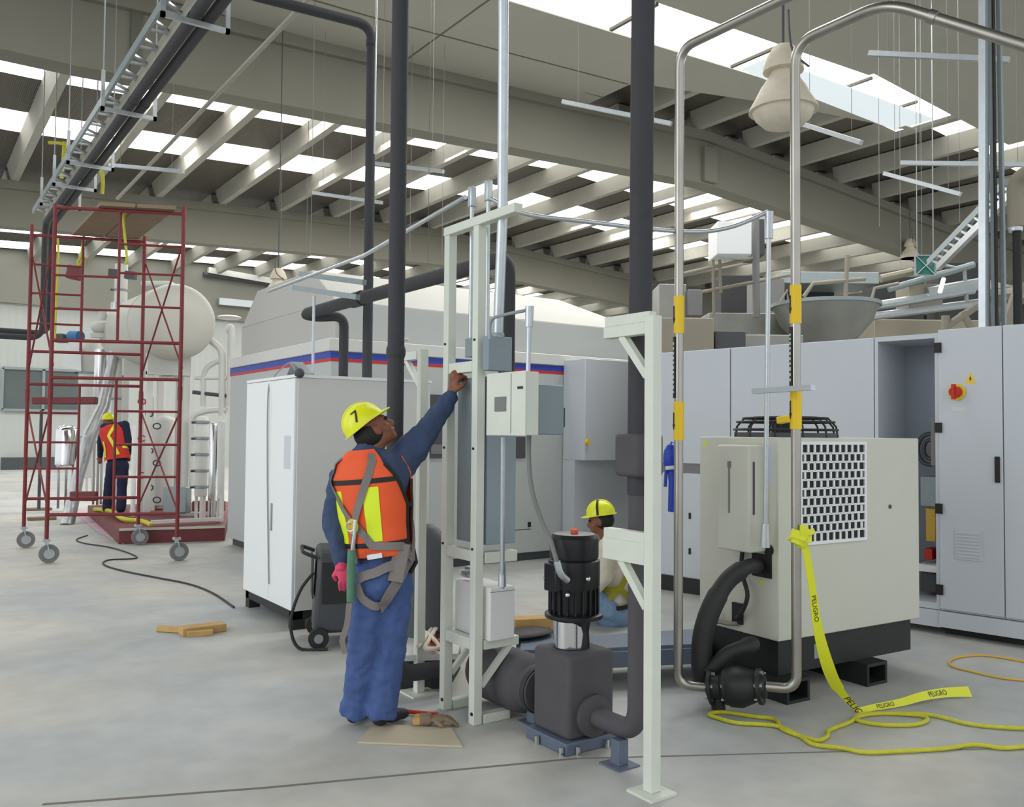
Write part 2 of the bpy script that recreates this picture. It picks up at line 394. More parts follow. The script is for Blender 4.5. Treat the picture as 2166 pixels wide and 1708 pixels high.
# window band and louvre in the siding
f = MB(); p0 = on_y(6, 780, 39.1); p1 = on_y(205, 868, 39.1)
wx0, wx1, wz0, wz1 = p0.x, p1.x, on_y(50, 868, 39.1).z, on_y(50, 780, 39.1).z
f.bar((wx0, 39.14, wz0), (wx1, 39.14, wz0), .1); f.bar((wx0, 39.14, wz1), (wx1, 39.14, wz1), .1)
for t in (0, .42, 1): f.bar((wx0+(wx1-wx0)*t, 39.14, wz0), (wx0+(wx1-wx0)*t, 39.14, wz1), .1)
wf = struct('window_7', f, M['galvd'], smooth=False)
struct('pane', MB().box(wx0, wx1, 39.16, 39.18, wz0, wz1), M['glass'], wf)
g = MB(); a = on_y(3, 975, 39.0); c = on_y(118, 1000, 39.0); g.box(a.x, c.x, 38.9, 39.2, 0, on_y(60, 968, 39.0).z); trim(g, M['greydk'])
#%%OBJ
# ------------------------------------------------------------------ foreground: post, pipes, pump
def post_thing():
    X, Y = 2.768, 2.845
    t = thing('support_post', 'tall white steel support post with two bracket arms on a square floor plate', 'post', (X, Y, 0))
    part('post', MB().box(X-.028, X+.028, Y-.028, Y+.028, .012, 2.12), M['cream'], t, .004)
    b = MB().box(X-.078, X+.078, Y-.078, Y+.078, 0, .012); part('base_plate', b, M['cream'], t)
    for (z, hh) in ((2.04, .055), (1.0, .1)):
        b = MB().box(X-.026, X+.026, Y+.028, Y+.31, z, z+hh)
        a = part('bracket_arm', b, M['cream'], t, .003)
        part('brace', MB().bar((X, Y+.03, z-.19), (X, Y+.2, z+.005), .035, .035), M['cream'], a)
        part('channel', MB().box(X-.026, X+.018, Y+.0 if z > 2 else Y+.028, Y+.3, z+hh, z+hh+.045), M['cream'], a)
post_thing()
BX, BY = 2.755, 3.415     # near corner of the pump body
PC = V((BX+.15, BY+.15, 0))
def riser():
    px, py = PC.x, BY-.335
    t = thing('insulated_riser', 'thick black insulated pipe rising from the pump elbow with a square valve cover', 'pipe', (px, py, 0))
    top = on_d(1361, -60, 4.2); top = V((px, py, 1.3))+(top-V((px, py, 1.3)))*((8.0-1.3)/(top.z-1.3))
    path = fillet([(px, BY-.04, .17), (px, py, .17), (px+.0, py, 1.3)], .13, 8)
    part('lower_pipe', MB().tube(path, .05, 16), M['blk2'], t)
    a = V((px, py, 1.3)); part('upper_pipe', MB().tube([a, top], .056, 16), M['blk'], t)
    part('valve_cover', MB().box(px-.085, px+.085, py-.085, py+.085, 1.385, 1.59), M['blk2'], t, .02)
    qx, qy = PC.x-.03, BY-.24; s_ = MB().box(qx-.03, qx+.03, qy-.03, qy+.03, .008, .125); s_.box(qx-.07, qx+.07, qy-.07, qy+.07, 0, .008)
    part('floor_support', s_, M['basegrey'], t, .002)
riser()
def pump():
    x0, y0 = BX, BY; cx, cy = PC.x, PC.y
    t = thing('pump', 'black vertical pump with square insulated body and stacked round motor', 'pump', (cx, cy, 0))
    b = MB().box(x0, x0+.3, y0, y0+.3, .06, .48); part('insulated_body', b, M['blk2'], t, .022)
    b = MB().box(x0-.03, x0+.32, y0-.02, y0+.32, 0, .06)
    bp = part('base_plate', b, M['basegrey'], t, .006)
    for (a, c) in ((x0-.045, y0-.0), (x0-.045, y0+.2), (x0+.03, y0-.04), (x0+.22, y0-.04)):
        part('bolt', MB().cyl((a, c, 0), (a, c, .045), .012, n=6), M['chrome'], bp)
    part('lantern', MB().lathe([(.085, .48), (.08, .56), (.085, .6), (.1, .635)], (cx, cy, 0), n=20), M['blackm'], t)
    part('coupling_guard', MB().lathe([(.088, .485), (.088, .62)], (cx-.018, cy+.006, 0), n=20), M['chrome'], t, label='shiny metal coupling guard')
    part('flange', MB().lathe([(.15, .635), (.152, .64), (.152, .655), (.14, .66)], (cx, cy, 0), n=32), M['blackm'], t)
    part('motor_body', MB().lathe([(.115, .655), (.12, .67), (.122, .78), (.135, .8), (.135, .93), (.12, .94)], (cx, cy, 0), n=32), M['blackm'], t)
    f = MB()
    for k in range(20):
        a = 2*PI*k/20; d = V((math.cos(a), math.sin(a), 0)); c = V((cx, cy, 0))
        f.bar(c+d*.11+V((0, 0, .67)), c+d*.133+V((0, 0, .67)), .008, .008); f.bar(c+d*.128+V((0, 0, .66)), c+d*.128+V((0, 0, .79)), .01, .006)
    part('cooling_fins', f, M['blackm'], t)
    part('terminal_box', MB().box(cx-.16, cx-.1, cy-.05, cy+.05, .78, .92), M['blackm'], t, .006)
    part('fan_cowl', MB().lathe([(.122, .935), (.128, .95), (.128, 1.045), (.11, 1.065), (.04, 1.068)], (cx, cy, 0), n=32), M['blackm'], t)
    part('shaft_plug', MB().lathe([(.02, 1.066), (.02, 1.085), (.012, 1.09)], (cx, cy, 0), n=12), M['orange'], t, label='small orange plug')
    for (dx, dy, z) in ((-.13, -.03, .83), (-.02, -.137, .85), (-.11, -.085, .77), (-.11, .1, .83)):
        part('cap_screw', MB().sph((cx+dx, cy+dy, z), .014, 10, 6), M['chrome'], t)
    # outlet flange
    part('outlet_flange', MB().lathe([(.1, 0), (.105, .01), (.105, .04), (.07, .055), (.052, .06)], (cx, y0+.01, .17), (0, -1, 0), 24), M['blk2'], t)
pump()
def suction():
    cx = PC.x; y = BY+.3
    t = thing('suction_strainer', 'fat black insulated strainer body lying on the floor behind the pump', 'strainer', (cx, y+.35, 0))
    part('body', MB().lathe([(.05, 0), (.06, .1), (.12, .105), (.125, .15), (.125, .19), (.15, .22), (.165, .3), (.165, .62), (.14, .68), (.1, .7)], (cx, y+.003, .19), (0, 1, 0), 28), M['blk2'], t)
    part('flange', MB().lathe([(.128, 0), (.13, .005), (.13, .03), (.128, .034)], (cx, y+.12, .19), (0, 1, 0), 28), M['blk'], t)
    part('cover', MB().cyl((cx-.02, y+.42, .2), (cx-.16, y+.42, .3), .085, .08, 20), M['blk2'], t)
    s_ = MB().box(cx-.035, cx+.035, y+.14, y+.21, .008, .08); s_.box(cx-.07, cx+.07, y+.1, y+.25, 0, .008)
    part('floor_support', s_, M['basegrey'], t)
    t2 = thing('insulated_drop_pipe', 'tall black insulated pipe coming down behind the worker in the orange vest', 'pipe', (2.42, 4.66, 0))
    path = fillet([(cx-.17, 4.64, .15), (2.44, 4.66, .15), (2.42, 4.66, .6)], .14, 8)+[V((2.42, 4.66, 2.1))]
    part('lower_pipe', MB().tube(path, .05, 16), M['blk'], t2)
    part('joint_collar', MB().lathe([(.052, 0), (.058, .02), (.058, .05), (.052, .07)], (2.42, 4.66, 2.03), n=18), M['blk'], t2)
    part('upper_pipe', MB().tube([(2.42, 4.66, 2.1), (2.42, 4.66, 8.05)], .05, 16), M['blk'], t2)
suction()
# ------------------------------------------------------------------ electrical stand
FX = 2.62
def stand():
    t = thing('equipment_frame', 'tall narrow cream steel frame of two legs carrying the switch boxes', 'frame', (FX, 4.2, 0))
    yl, yr = 4.37, 4.055
    for y in (yl, yr):
        lg = part('leg', MB().box(FX-.03, FX+.025, y-.027, y+.027, 0.0, 2.78), M['cream'], t, .004)
        part('foot', MB().box(FX+.035, FX+.21, y-.03, y+.03, 0, .05), M['cream'], lg, .003)
        part('leg_bolt', MB().cyl((FX-.03, y-.01, .06), (FX-.036, y-.01, .06), .01, n=8), M['ink'], lg)
    for z in (1.955, .91, .43):
        part('crossbar', MB().box(FX-.028, FX+.025, yr+.032, yl-.032, z-.03, z+.03), M['cream'], t, .003)
    part('top_bar', MB().box(FX-.035, FX+.02, 3.68, yl+.03, 2.735, 2.785), M['cream'], t, .003)
    for y in (yl, yr):
        a = part('shelf_arm', MB().box(FX+.035, FX+.27, y-.025, y+.025, .4, .45), M['cream'], t, .003)
        part('brace', MB().bar((FX+.03, y, .2), (FX+.22, y, .4), .03, .03), M['cream'], a)
    part('lower_arm', MB().box(FX+.035, FX+.25, yr-.03, yr+.03, .87, .93), M['cream'], t, .003)
    for k, (z, y) in enumerate(((2.1, yr), (2.1, yl), (1.5, yr), (1.5, yl), (.95, yl), (.95, yr))):
        part('bolt', MB().cyl((FX-.03, y, z), (FX-.037, y, z), .007, n=8), M['ink'], t)
    # tall grey enclosure
    e = thing('tall_grey_enclosure', 'tall narrow blue-grey ribbed enclosure fixed behind the cream frame', 'enclosure', (FX+.16, 4.2, .95))
    part('body', MB().box(FX+.04, FX+.235, yr-.03, yl-.03, .97, 1.9), M['ribgrey'], e, .004)
    # breaker panel
    x = FX-.11
    p = thing('breaker_panel', 'cream breaker panel with small grey window on the right leg of the frame', 'panel', (x+.05, 3.8, 1.56))
    y0, y1 = on_x(1113, 850, x).y, on_x(1031, 850, x).y
    z0, z1 = on_x(1070, 922, x).z, on_x(1070, 788, x).z
    part('body', MB().box(x+.004, x+.08, y0+.004, y1-.004, z0+.003, z1-.003), M['cream'], p, .004)
    cv = part('cover', MB().box(x-.006, x+.004, y0, y1, z0, z1), M['cream'], p, .003)
    part('window', MB().box(x-.009, x-.006, on_x(1073, 850, x).y, on_x(1049, 850, x).y, on_x(1060, 871, x).z, on_x(1060, 840, x).z), M['greymid'], cv, label='small grey window')
    part('door_seam', MB().box(x-.0075, x-.006, on_x(1083, 850, x).y-.002, on_x(1083, 850, x).y+.002, z0+.01, z1-.01), M['greymid'], cv)
    part('latch', MB().box(x-.012, x-.006, on_x(1108, 850, x).y, on_x(1098, 850, x).y, on_x(1100, 823, x).z, on_x(1100, 818, x).z), M['ink'], cv)
    # grey switch box to the right
    g = MB().box(FX+.03, FX+.2, 3.55, 3.72, on_x(1140, 920, FX+.1).z, on_x(1140, 816, FX+.1).z)
    q = thing('safety_switch', 'grey-blue switch box fixed to the right of the cream breaker panel', 'switch box', (FX+.1, 3.64, 1.56))
    part('body', g, M['greyblue'], q, .006)
    part('side_handle', MB().box(FX+.2, FX+.215, 3.56, 3.6, 1.62, 1.72), M['greydk'], q)
    # upper grey box
    q = thing('junction_box', 'grey-blue square junction box above the cream breaker panel', 'junction box', (FX+.08, 3.98, 1.92))
    part('body', MB().box(FX-.02, FX+.135, 3.93, 3.99, on_y(1062, 786, 3.96).z, on_y(1062, 714, 3.96).z), M['greyblue'], q, .004)
    q = solo('small_junction_box', MB().box(FX+.04, FX+.12, 4.1, 4.27, 2.02, 2.13), M['greyblue'], 'small grey box between the frame legs under two conduits', 'junction box', bevel=.004)
    # white transformer box
    q = thing('transformer_box', 'plain white box standing on the shelf of the cream frame', 'box', (FX+.12, 4.17, .45))
    part('body', MB().box(FX+.045, FX+.21, 3.99, 4.36, .45, .74), M['whiteplain'], q, .006)
    part('lid_seam', MB().box(FX+.044, FX+.211, 3.989, 3.99, .715, .718), M['greymid'], q)
    # clear things lying on it
    wr = MB(); random.seed(3)
    pts = [V((FX+.07+random.random()*.05, 4.2+random.random()*.15, .75+random.random()*.07)) for _ in range(16)]
    wr.tube(smoothpath(pts, 4), .008, 6)
    solo('wire_bundle', wr, M['galv'], 'loose bundle of silver wires on the white box', 'wires')
stand()
def conduits():
    # big silver conduit
    x, y = FX+.06, 3.96
    top = on_d(1065, -60, 4.7)
    t = thing('silver_conduit', 'thick silver conduit rising from the grey junction box to the roof', 'conduit', (x, y, 2.13))
    part('tube', MB().tube([(x, y, on_y(1062, 714, 3.96).z), on_d(1063, 460, 4.72), top, top+(top-on_d(1063, 460, 4.72))*((8.0-top.z)/(top.z-on_d(1063, 460, 4.72).z))], .029, 16), M['galv'], t)
    part('locknut', MB().lathe([(.036, 0), (.036, .02), (.03, .03)], (x, y, on_y(1062, 716, 3.96).z), n=16), M['galvd'], t)
    for xx, lab, topx, topy in ((.06, 'thin silver conduit inside the frame, nearer its left leg', 988, 436), (.1, 'thin silver conduit inside the frame, nearer its right leg', 1010, 428)):
        yy = 4.24 if topx == 988 else 4.13
        t = thing('frame_conduit', lab, 'conduit', (FX+xx, yy, 2.13))
        e = on_x(topx, topy, FX+xx)
        part('tube', MB().cyl((FX+xx, yy, 2.13), (FX+xx, yy, e.z), .013, n=12), M['galv'], t)
        part('pull_fitting', MB().box(FX+xx-.02, FX+xx+.02, yy-.02, yy+.02, e.z-.02, e.z+.1), M['galv'], t, .008)
    b = on_x(988, 430, FX+.06)
    far = on_d(568, 617, 8.6)
    t = thing('long_conduit', 'long slanting silver conduit running away from the frame top to the left', 'conduit', b)
    part('tube', MB().tube([b+V((0, .02, .04)), on_d(770, 541, 6.4), far], .014, 10), M['galv'], t)
    t = thing('long_conduit', 'thin silver conduit running right from the frame top behind the thick black riser', 'conduit', on_x(1010, 428, FX+.1))
    part('tube', MB().tube(smoothpath([V((FX+.1, 4.13, 2.93)), on_d(1110, 452, 4.95), on_d(1230, 468, 5.0), on_d(1440, 490, 5.2), on_d(1540, 482, 5.2), on_d(1625, 448, 5.2)], 6), .013, 10), M['galv'], t)
    # lower conduits
    t = thing('lower_conduit', 'silver conduit dropping from the breaker panel to the white box', 'conduit', (FX+.1, 3.99, .74))
    a = on_d(1064, 925, 4.56); c = on_d(1062, 1245, 4.62)
    part('tube', MB().cyl(a, c, .013, n=12), M['galv'], t)
    part('fitting', MB().cyl(c+V((0, 0, .01)), c+V((0, 0, .14)), .022, .018, 12), M['galv'], t)
    t = thing('upper_conduit', 'short silver conduit with a pull fitting standing on the breaker panel', 'conduit', on_d(1118, 785, 4.45))
    a = on_d(1117, 786, 4.45); c = on_d(1119, 690, 4.45)
    part('tube', MB().cyl(a, c, .012, n=12), M['galv'], t)
    part('pull_fitting', MB().cyl(on_d(1119, 692, 4.45), on_d(1120, 648, 4.45), .02, .022, 12), M['galv'], t)
    part('bent_tube', MB().tube(fillet([on_d(1112, 657, 4.45), on_d(1062, 667, 4.55), on_d(1036, 675, 4.62), on_d(1036, 718, 4.62)], .05), .009, 8), M['galvd'], t)
    t = thing('flexible_conduit', 'thin grey flexible conduit curving from the switch box down to the pump motor', 'conduit', on_d(1120, 925, 4.5))
    pts = [on_d(1119, 922, 4.5), on_d(1119, 980, 4.48), on_d(1126, 1040, 4.46), on_d(1145, 1100, 4.45), on_d(1163, 1140, 4.42), on_d(1178, 1190, 4.36)]
    part('tube', MB().tube(smoothpath(pts, 6), .012, 10), M['greymid'], t)
    part('end_fitting', MB().tube(fillet([on_d(1178, 1188, 4.36), on_d(1185, 1215, 4.36), on_d(1200, 1228, 4.4)], .03), .018, 10), M['galv'], t)
conduits()
def rear_post():
    t = thing('rear_support_post', 'cream steel post with a bracket at its top, behind the reaching arm', 'post', (2.64, 4.72, 0))
    top = on_x(890, 740, 2.64).z
    part('post', MB().box(2.612, 2.664, 4.695, 4.747, .01, top), M['cream'], t, .004)
    part('base_plate', MB().box(2.55, 2.73, 4.63, 4.81, 0, .01), M['cream'], t)
    part('bracket_arm', MB().box(2.61, 2.66, 4.755, 5.0, top-.06, top-.01), M['cream'], t, .003)
    part('brace', MB().bar((2.635, 4.75, top-.22), (2.635, 4.93, top-.05), .03, .03), M['cream'], t)
    part('clamp', MB().tube(fillet([(2.6, 4.97, top), (2.6, 4.97, top+.07), (2.6, 4.83, top+.07)], .04), .01, 8), M['galv'], t)
rear_post()
def pipe_along():   # big black pipe along the hall
    a = V((3.3, 4.77, 2.76)); z = 2.76
    far = on_z(620, 660, z)
    t = thing('black_header_pipe', 'thick black pipe sloping away overhead, its far end bending above the white cabinet', 'pipe', (3.3, 4.77, .9))
    part('drop', MB().tube(fillet([V((3.3, 4.77, .95)), V((3.3, 4.77, z)), V((3.3, 5.6, z))], .14), .055, 16), M['blk'], t)
    e = V((3.3, far.y, z)); part('long_run', MB().tube([V((3.3, 5.5, z)), e], .056, 16), M['blk'], t)
    part('sleeve', MB().cyl(V((3.3, on_x(757, 610, 3.3).y-.1, z)), V((3.3, on_x(757, 610, 3.3).y+.1, z)), .068, n=18), M['blk'], t)
    b = on_y(728, 670, far.y-.15)
    part('end_branch', MB().tube(fillet([e, e+V((0, .08, -.01)), V((e.x+.1, e.y+.02, z-.03)), V((b.x, b.y, z-.02)), V((b.x, b.y, 1.5))], .11), .047, 14), M['blk'], t)
    # trapeze struts
    for (px, py, qx, qy, lab) in ((622, 609, 757, 629, 'lower grey strut under the black header pipe'), (636, 580, 771, 598, 'upper grey strut over the black header pipe')):
        d = 7.4 if px == 622 else 7.6
        q = MB().bar(on_d(px, py, d+.35), on_d(qx, qy, d-.25), .045, .045)
        solo('strut_channel', q, M['galvd'], lab, 'strut')
    r = on_d(664, 640, 7.5)
    q = thing('hanger_rod', 'thin white rod standing from the white cabinet up to the struts', 'rod', (r.x, r.y, 2.05))
    part('rod', MB().cyl((r.x, r.y, 2.045), (r.x, r.y, on_d(664, 626, 7.5).z), .013, n=8), M['galv'], q)
    # other down pipe with an elbow at the top
    t = thing('black_down_pipe', 'slim black pipe with a high elbow dropping behind the white cabinet', 'pipe', (3.3, 7.7, 0))
    p = on_d(787, 55, 8.6); p2 = V((p.x, p.y, 1.4))
    l = on_z(535, -10, p.z); 
    part('tube', MB().tube(fillet([l, p, p2], .16), .048, 14), M['blk'], t)
    part('elbow_collar', MB().cyl(p+V((0, 0, -.2)), p+V((0, 0, -.14)), .056, n=16), M['blk'], t)
    g = on_d(797, -30, 8.5)
    solo('thin_wire', MB().cyl(g, V((g.x, g.y, on_d(797, 330, 8.5).z)), .008, n=6), M['galv'], 'thin silver rod hanging just right of the slim black pipe', 'rod')
pipe_along()
# ------------------------------------------------------------------ stainless pipes and chiller
P1 = on_z(1437, 1450, .13)*1.0; P2 = V((4.12, 3.10, 0)); P1 = V((3.76, 3.65, 0))
def stainless():
    t = thing('stainless_pipe', 'left stainless pipe with yellow bands, bending back near the roof', 'pipe', (P1.x, P1.y, .1), 'stainless water pipes')
    zt = on_d(1438, 92, P1.dot(V((FW.x, FW.y, 0)))).z
    end = V((P1.x, P1.y-4.5, zt))
    low = V((P1.x+.1, P1.y-.13, .13))
    part('tube', MB().tube(fillet([low, V((P1.x, P1.y, .13)), V((P1.x, P1.y, zt)), end], .12), .027, 16), M['stainless'], t)
    def bands(t, p, r, ys, px, flip):
        d = p.dot(V((FW.x, FW.y, 0)))
        for (y0, y1) in ys:
            z0 = on_d(px, y1, d).z; z1 = on_d(px, y0, d).z
            bd = part('yellow_band', MB().cyl((p.x, p.y, z0), (p.x, p.y, z1), r+.004, n=18), M['yellow'], t)
            zc = (z0+z1)/2; dr = V((-math.cos(.2), -math.sin(.2)+.1, 0)).normalized() if not flip else V((-1, .1, 0)).normalized()
            side = (dr*.5+(-RT)*1.0).normalized(); side.z = 0; side.normalize()
            cpt = V((p.x, p.y, zc))+side*(r+.0045); tn = side.cross(V((0, 0, 1)))
            ar = MB(); ar.prism([cpt+tn*-.006+V((0, 0, -.02)), cpt+tn*.006+V((0, 0, -.02)), cpt+tn*.006+V((0, 0, .05)), cpt+tn*-.006+V((0, 0, .05))], side*.002)
            ar.prism([cpt+tn*-.014+V((0, 0, -.02)), cpt+tn*.014+V((0, 0, -.02)), cpt+V((0, 0, -.055))], side*.002)
            part('arrow_mark', ar, M['ink'], bd)
        z0 = on_d(px, ys[1][0], d).z; z1 = on_d(px, ys[0][1], d).z
        side = (-RT+FW*-.15); side.z = 0; side.normalize(); tn = side.cross(V((0, 0, 1)))
        lb = MB()
        pts = [V((p.x, p.y, z0+.02+(z1-z0-.04)*k/6)) + side*(r+.001) for k in range(7)]
        lb.ribbon(pts, [side]*7, .03, .003)
        lo = part('dark_label_strip', lb, M['ink'], t)
        mk = MB(); random.seed(px)
        k = z0+.05
        while k < z1-.05:
            h = .01+random.random()*.012; c = V((p.x, p.y, k))+side*(r+.005)
            mk.prism([c+tn*-.007, c+tn*.007, c+tn*.007+V((0, 0, h)), c+tn*-.007+V((0, 0, h))], side*.0015); k += h+.012
        part('pale_lettering', mk, M['cream'], lo)
    bands(t, P1, .027, [(625, 705), (850, 932)], 1437, False)
    t = thing('stainless_pipe', 'right stainless pipe with yellow bands, bending toward the upper right corner', 'pipe', (P2.x, P2.y, .18), 'stainless water pipes')
    d2 = P2.dot(V((FW.x, FW.y, 0))); zt = on_d(1686, 78, d2).z
    low = V((P2.x-.1, P2.y+.13, .18))
    e1 = on_z(1875, 5, zt); e2 = on_d(2240, 120, 4.1); e2 = e1+(e2-e1)*2.2
    part('tube', MB().tube(fillet([low, V((P2.x, P2.y, .18)), V((P2.x, P2.y, zt)), e1, e2], .14), .028, 16), M['stainless'], t)
    part('coupling', MB().cyl(e1.lerp(e2, .12), e1.lerp(e2, .14), .035, n=16), M['stainless'], t)
    bands(t, P2, .028, [(602, 684), (826, 908)], 1685, True)
    # flanged flexible joint between them
    a = V((P1.x+.1, P1.y-.13, .13)); b = V((P2.x-.1, P2.y+.13, .18))
    t = thing('flanged_strainer', 'black bolted strainer joining the feet of the two stainless pipes', 'strainer', (a.lerp(b, .5).x, a.lerp(b, .5).y, 0))
    d = (b-a); L = d.length; dn = d.normalized()
    part('body', MB().lathe([(.05, 0), (.075, .02), (.07, L*.25), (.11, L*.4), (.115, L*.6), (.09, L*.8), (.06, L)], a, dn, 20), M['skid'], t)
    for u in (.03, .12, L-.12, L-.03):
        fl = part('flange', MB().cyl(a+dn*(u-.01), a+dn*(u+.01), .1, n=20), M['skid'], t)
        up = V((0, 0, 1)); sd = dn.cross(up).normalized()
        for k in range(6):
            an = k*PI/3+.3; c = a+dn*u+(up*math.sin(an)+sd*math.cos(an))*.08
            part('bolt', MB().cyl(c-dn*.022, c+dn*.022, .011, n=6), M['chrome'], fl)
    part('drain_leg', MB().cyl(a+dn*L*.2+V((0, 0, -.05)), a+dn*L*.2+V((0, 0, -.125)), .04, n=14), M['skid'], t)
stainless()
CHX, CHY = 4.35, 3.40
CH = []
def chiller():
    x0, y0, x1, y1, z0, z1 = CHX, CHY, 5.74, 4.07, .35, 1.575
    t = thing('chiller', 'large cream chiller cabinet with a perforated grille on a black skid', 'chiller', ((x0+x1)/2, (y0+y1)/2, 0))
    part('cabinet', MB().box(x0, x1, y0, y1, z0, z1), M['cream2'], t, .006)
    sk = MB().box(x0+.03, x1-.06, y0+.03, y1-.03, .14, .35)
    part('skid_tank', sk, M['skid'], t)
    for xx in (x0-.02, x0+.72):
        f = MB(); w = .2; hh = .14
        f.box(xx, xx+w, y0-.08, y1+.04, 0, .02); f.box(xx, xx+w, y0-.08, y1+.04, hh-.02, hh); f.box(xx, xx+.02, y0-.08, y1+.04, .02, hh-.02); f.box(xx+w-.02, xx+w, y0-.08, y1+.04, .02, hh-.02)
        part('fork_channel', f, M['skid'], t)
    part('name_plate', MB().box(x0+.35, x0+.47, y0+.026, y0+.03, .2, .29), M['galvd'], t)
    # control box on the left side
    xc = x0-.15
    ya, yb = on_x(1586, 1050, xc).y, on_x(1514, 1050, xc).y
    za, zt = on_x(1560, 1168, xc).z, on_x(1560, 942, xc).z
    c = part('control_box', MB().box(xc, x0, ya, yb, za, zt), M['cream2'], t, .01)
    ys = on_x(1541, 1050, xc).y
    part('slot', MB().box(xc-.003, xc, ys-.006, ys+.006, zt-.42, zt-.1), M['greymid'], c)
    part('latch', MB().box(xc-.006, xc-.003, ys-.014, ys+.01, zt-.14, zt-.1), M['greymid'], c)
    part('side_slot', MB().box(xc+.03, xc+.045, ya-.003, ya, zt-.42, zt-.1), M['greydk'], c)
    part('white_label', MB().box(x0-.003, x0, y0+.03, y0+.12, 1.28, 1.54), M['bank'], t)
    # grille
    gx0, gx1 = on_y(1690, 1040, y0).x, on_y(1812, 1040, y0).x; gz0, gz1 = on_y(1760, 1140, y0).z, on_y(1760, 941, y0).z
    g = MB(); rows, cols = 11, 10; hh = (gz1-gz0)/rows; ww = (gx1-gx0)/cols
    g.box(gx0-.02, gx1+.02, y0-.014, y0-.002, gz0-.02, gz0); g.box(gx0-.02, gx1+.02, y0-.014, y0-.002, gz1, gz1+.02)
    g.box(gx0-.02, gx0, y0-.014, y0-.002, gz0, gz1); g.box(gx1, gx1+.02, y0-.014, y0-.002, gz0, gz1)
    for r in range(1, rows): g.box(gx0, gx1, y0-.012, y0-.004, gz0+r*hh-.006, gz0+r*hh+.006)
    for r in range(rows):
        off = .5 if r % 2 else 0
        for k in range(cols+1):
            xx = gx0+(k+off)*ww
            if xx < gx1: g.box(max(gx0, xx-.008), min(gx1, xx+.008), y0-.012, y0-.004, gz0+r*hh, gz0+(r+1)*hh)
    gr = part('grille', g, M['white'], t)
    part('grille_backing', MB().box(gx0, gx1, y0-.003, y0, gz0, gz1), M['ink'], gr)
    # fan guard
    fc = V(((x0+x1)/2-.25, (y0+y1)/2, z1)); f = MB()
    f.lathe([(.33, 0), (.33, .03), (.31, .03)], fc, n=28)
    fg = part('fan_ring', f, M['greydk'], t)
    f = MB()
    for rr, h in ((.33, .05), (.31, .1), (.27, .125), (.2, .13), (.1, .13)):
        f.tube([fc+V((rr*math.cos(a*PI/12), rr*math.sin(a*PI/12), h)) for a in range(25)], .008, 6, False)
    for k in range(12):
        a = k*PI/6; d = V((math.cos(a), math.sin(a), 0)); f.tube([fc+d*.33, fc+d*.32+V((0, 0, .07)), fc+d*.27+V((0, 0, .125)), fc+V((0, 0, .13))], .007, 6)
    part('fan_guard', f, M['blackr'], fg)
    part('fan_motor', MB().lathe([(.09, .01), (.09, .1), (.05, .115)], fc, n=20), M['blackm'], fg)
    for yy, zz in ((3.35, .64), (3.34, .52)):
        part('port', MB().cyl((x0-.002, yy+.12, zz+.25), (x0-.012, yy+.12, zz+.25), .035 if yy == 3.35 else .012, n=14), M['ink'], t)
    part('hose_port', MB().box(x0-.012, x0, 3.45, 3.6, .72, .86), M['ink'], t)
    part('lower_port', MB().box(x0-.02, x0, 3.68, 3.76, .4, .53), M['ink'], t)
    part('panel_screw', MB().cyl((5.42, y0-.006, 1.12), (5.42, y0, 1.12), .014, n=10), M['greydk'], t)
    for (yy, zz) in ((3.86, 1.53), (3.47, .93), (3.53, .69)):
        part('yellow_dot', MB().box(x0-.155 if zz > 1.4 else x0-.004, x0-.15 if zz > 1.4 else x0, yy-.012, yy+.012, zz-.012, zz+.012), M['tape'], t)
    vv = MB(); vv.tube(fillet([(x0, 3.72, .4), (x0-.06, 3.74, .4), (x0-.07, 3.92, .4)], .03), .014, 10); vv.cyl((x0-.06, 3.85, .38), (x0-.06, 3.85, .46), .012)
    part('valve_pipe', vv, M['beige'], t); CH.append(t)
    part('thin_hose', MB().tube(smoothpath([V((x0-.02, 3.66, .92)), V((x0-.04, 3.66, .75)), V((x0-.05, 3.6, .6)), V((x0-.05, 3.66, .47)), V((x0-.02, 3.72, .44))], 6), .014, 10), M['blackr'], t)
chiller()
_a = -math.radians(3.5); _q = CH[0].location-V((CHX, CHY, 0)); CH[0].rotation_euler.z = _a; CH[0].location = V((CHX, CHY, 0))+Matrix.Rotation(_a, 3, 'Z') @ _q
h = thing('black_hose', 'fat black hose curving from the chiller side down toward the floor strainer', 'hose', (4.1, 3.9, 0))
part('tube', MB().tube(smoothpath([V((CHX-.03, 3.53, .79)), on_d(1580, 1200, 5.27), on_d(1540, 1228, 5.24), on_d(1508, 1280, 5.2), on_d(1488, 1340, 5.18), on_d(1484, 1400, 5.17), on_d(1490, 1440, 5.17)], 6), [.045]*8+[.055]*8+[.062]*21, 16), M['blackr'], h)
part('second_tube', MB().tube(smoothpath([V((4.3, 3.6, .3)), on_d(1590, 1365, 5.1), on_d(1540, 1385, 5.1), on_d(1500, 1425, 5.12)], 6), .045, 14), M['blackr'], h)
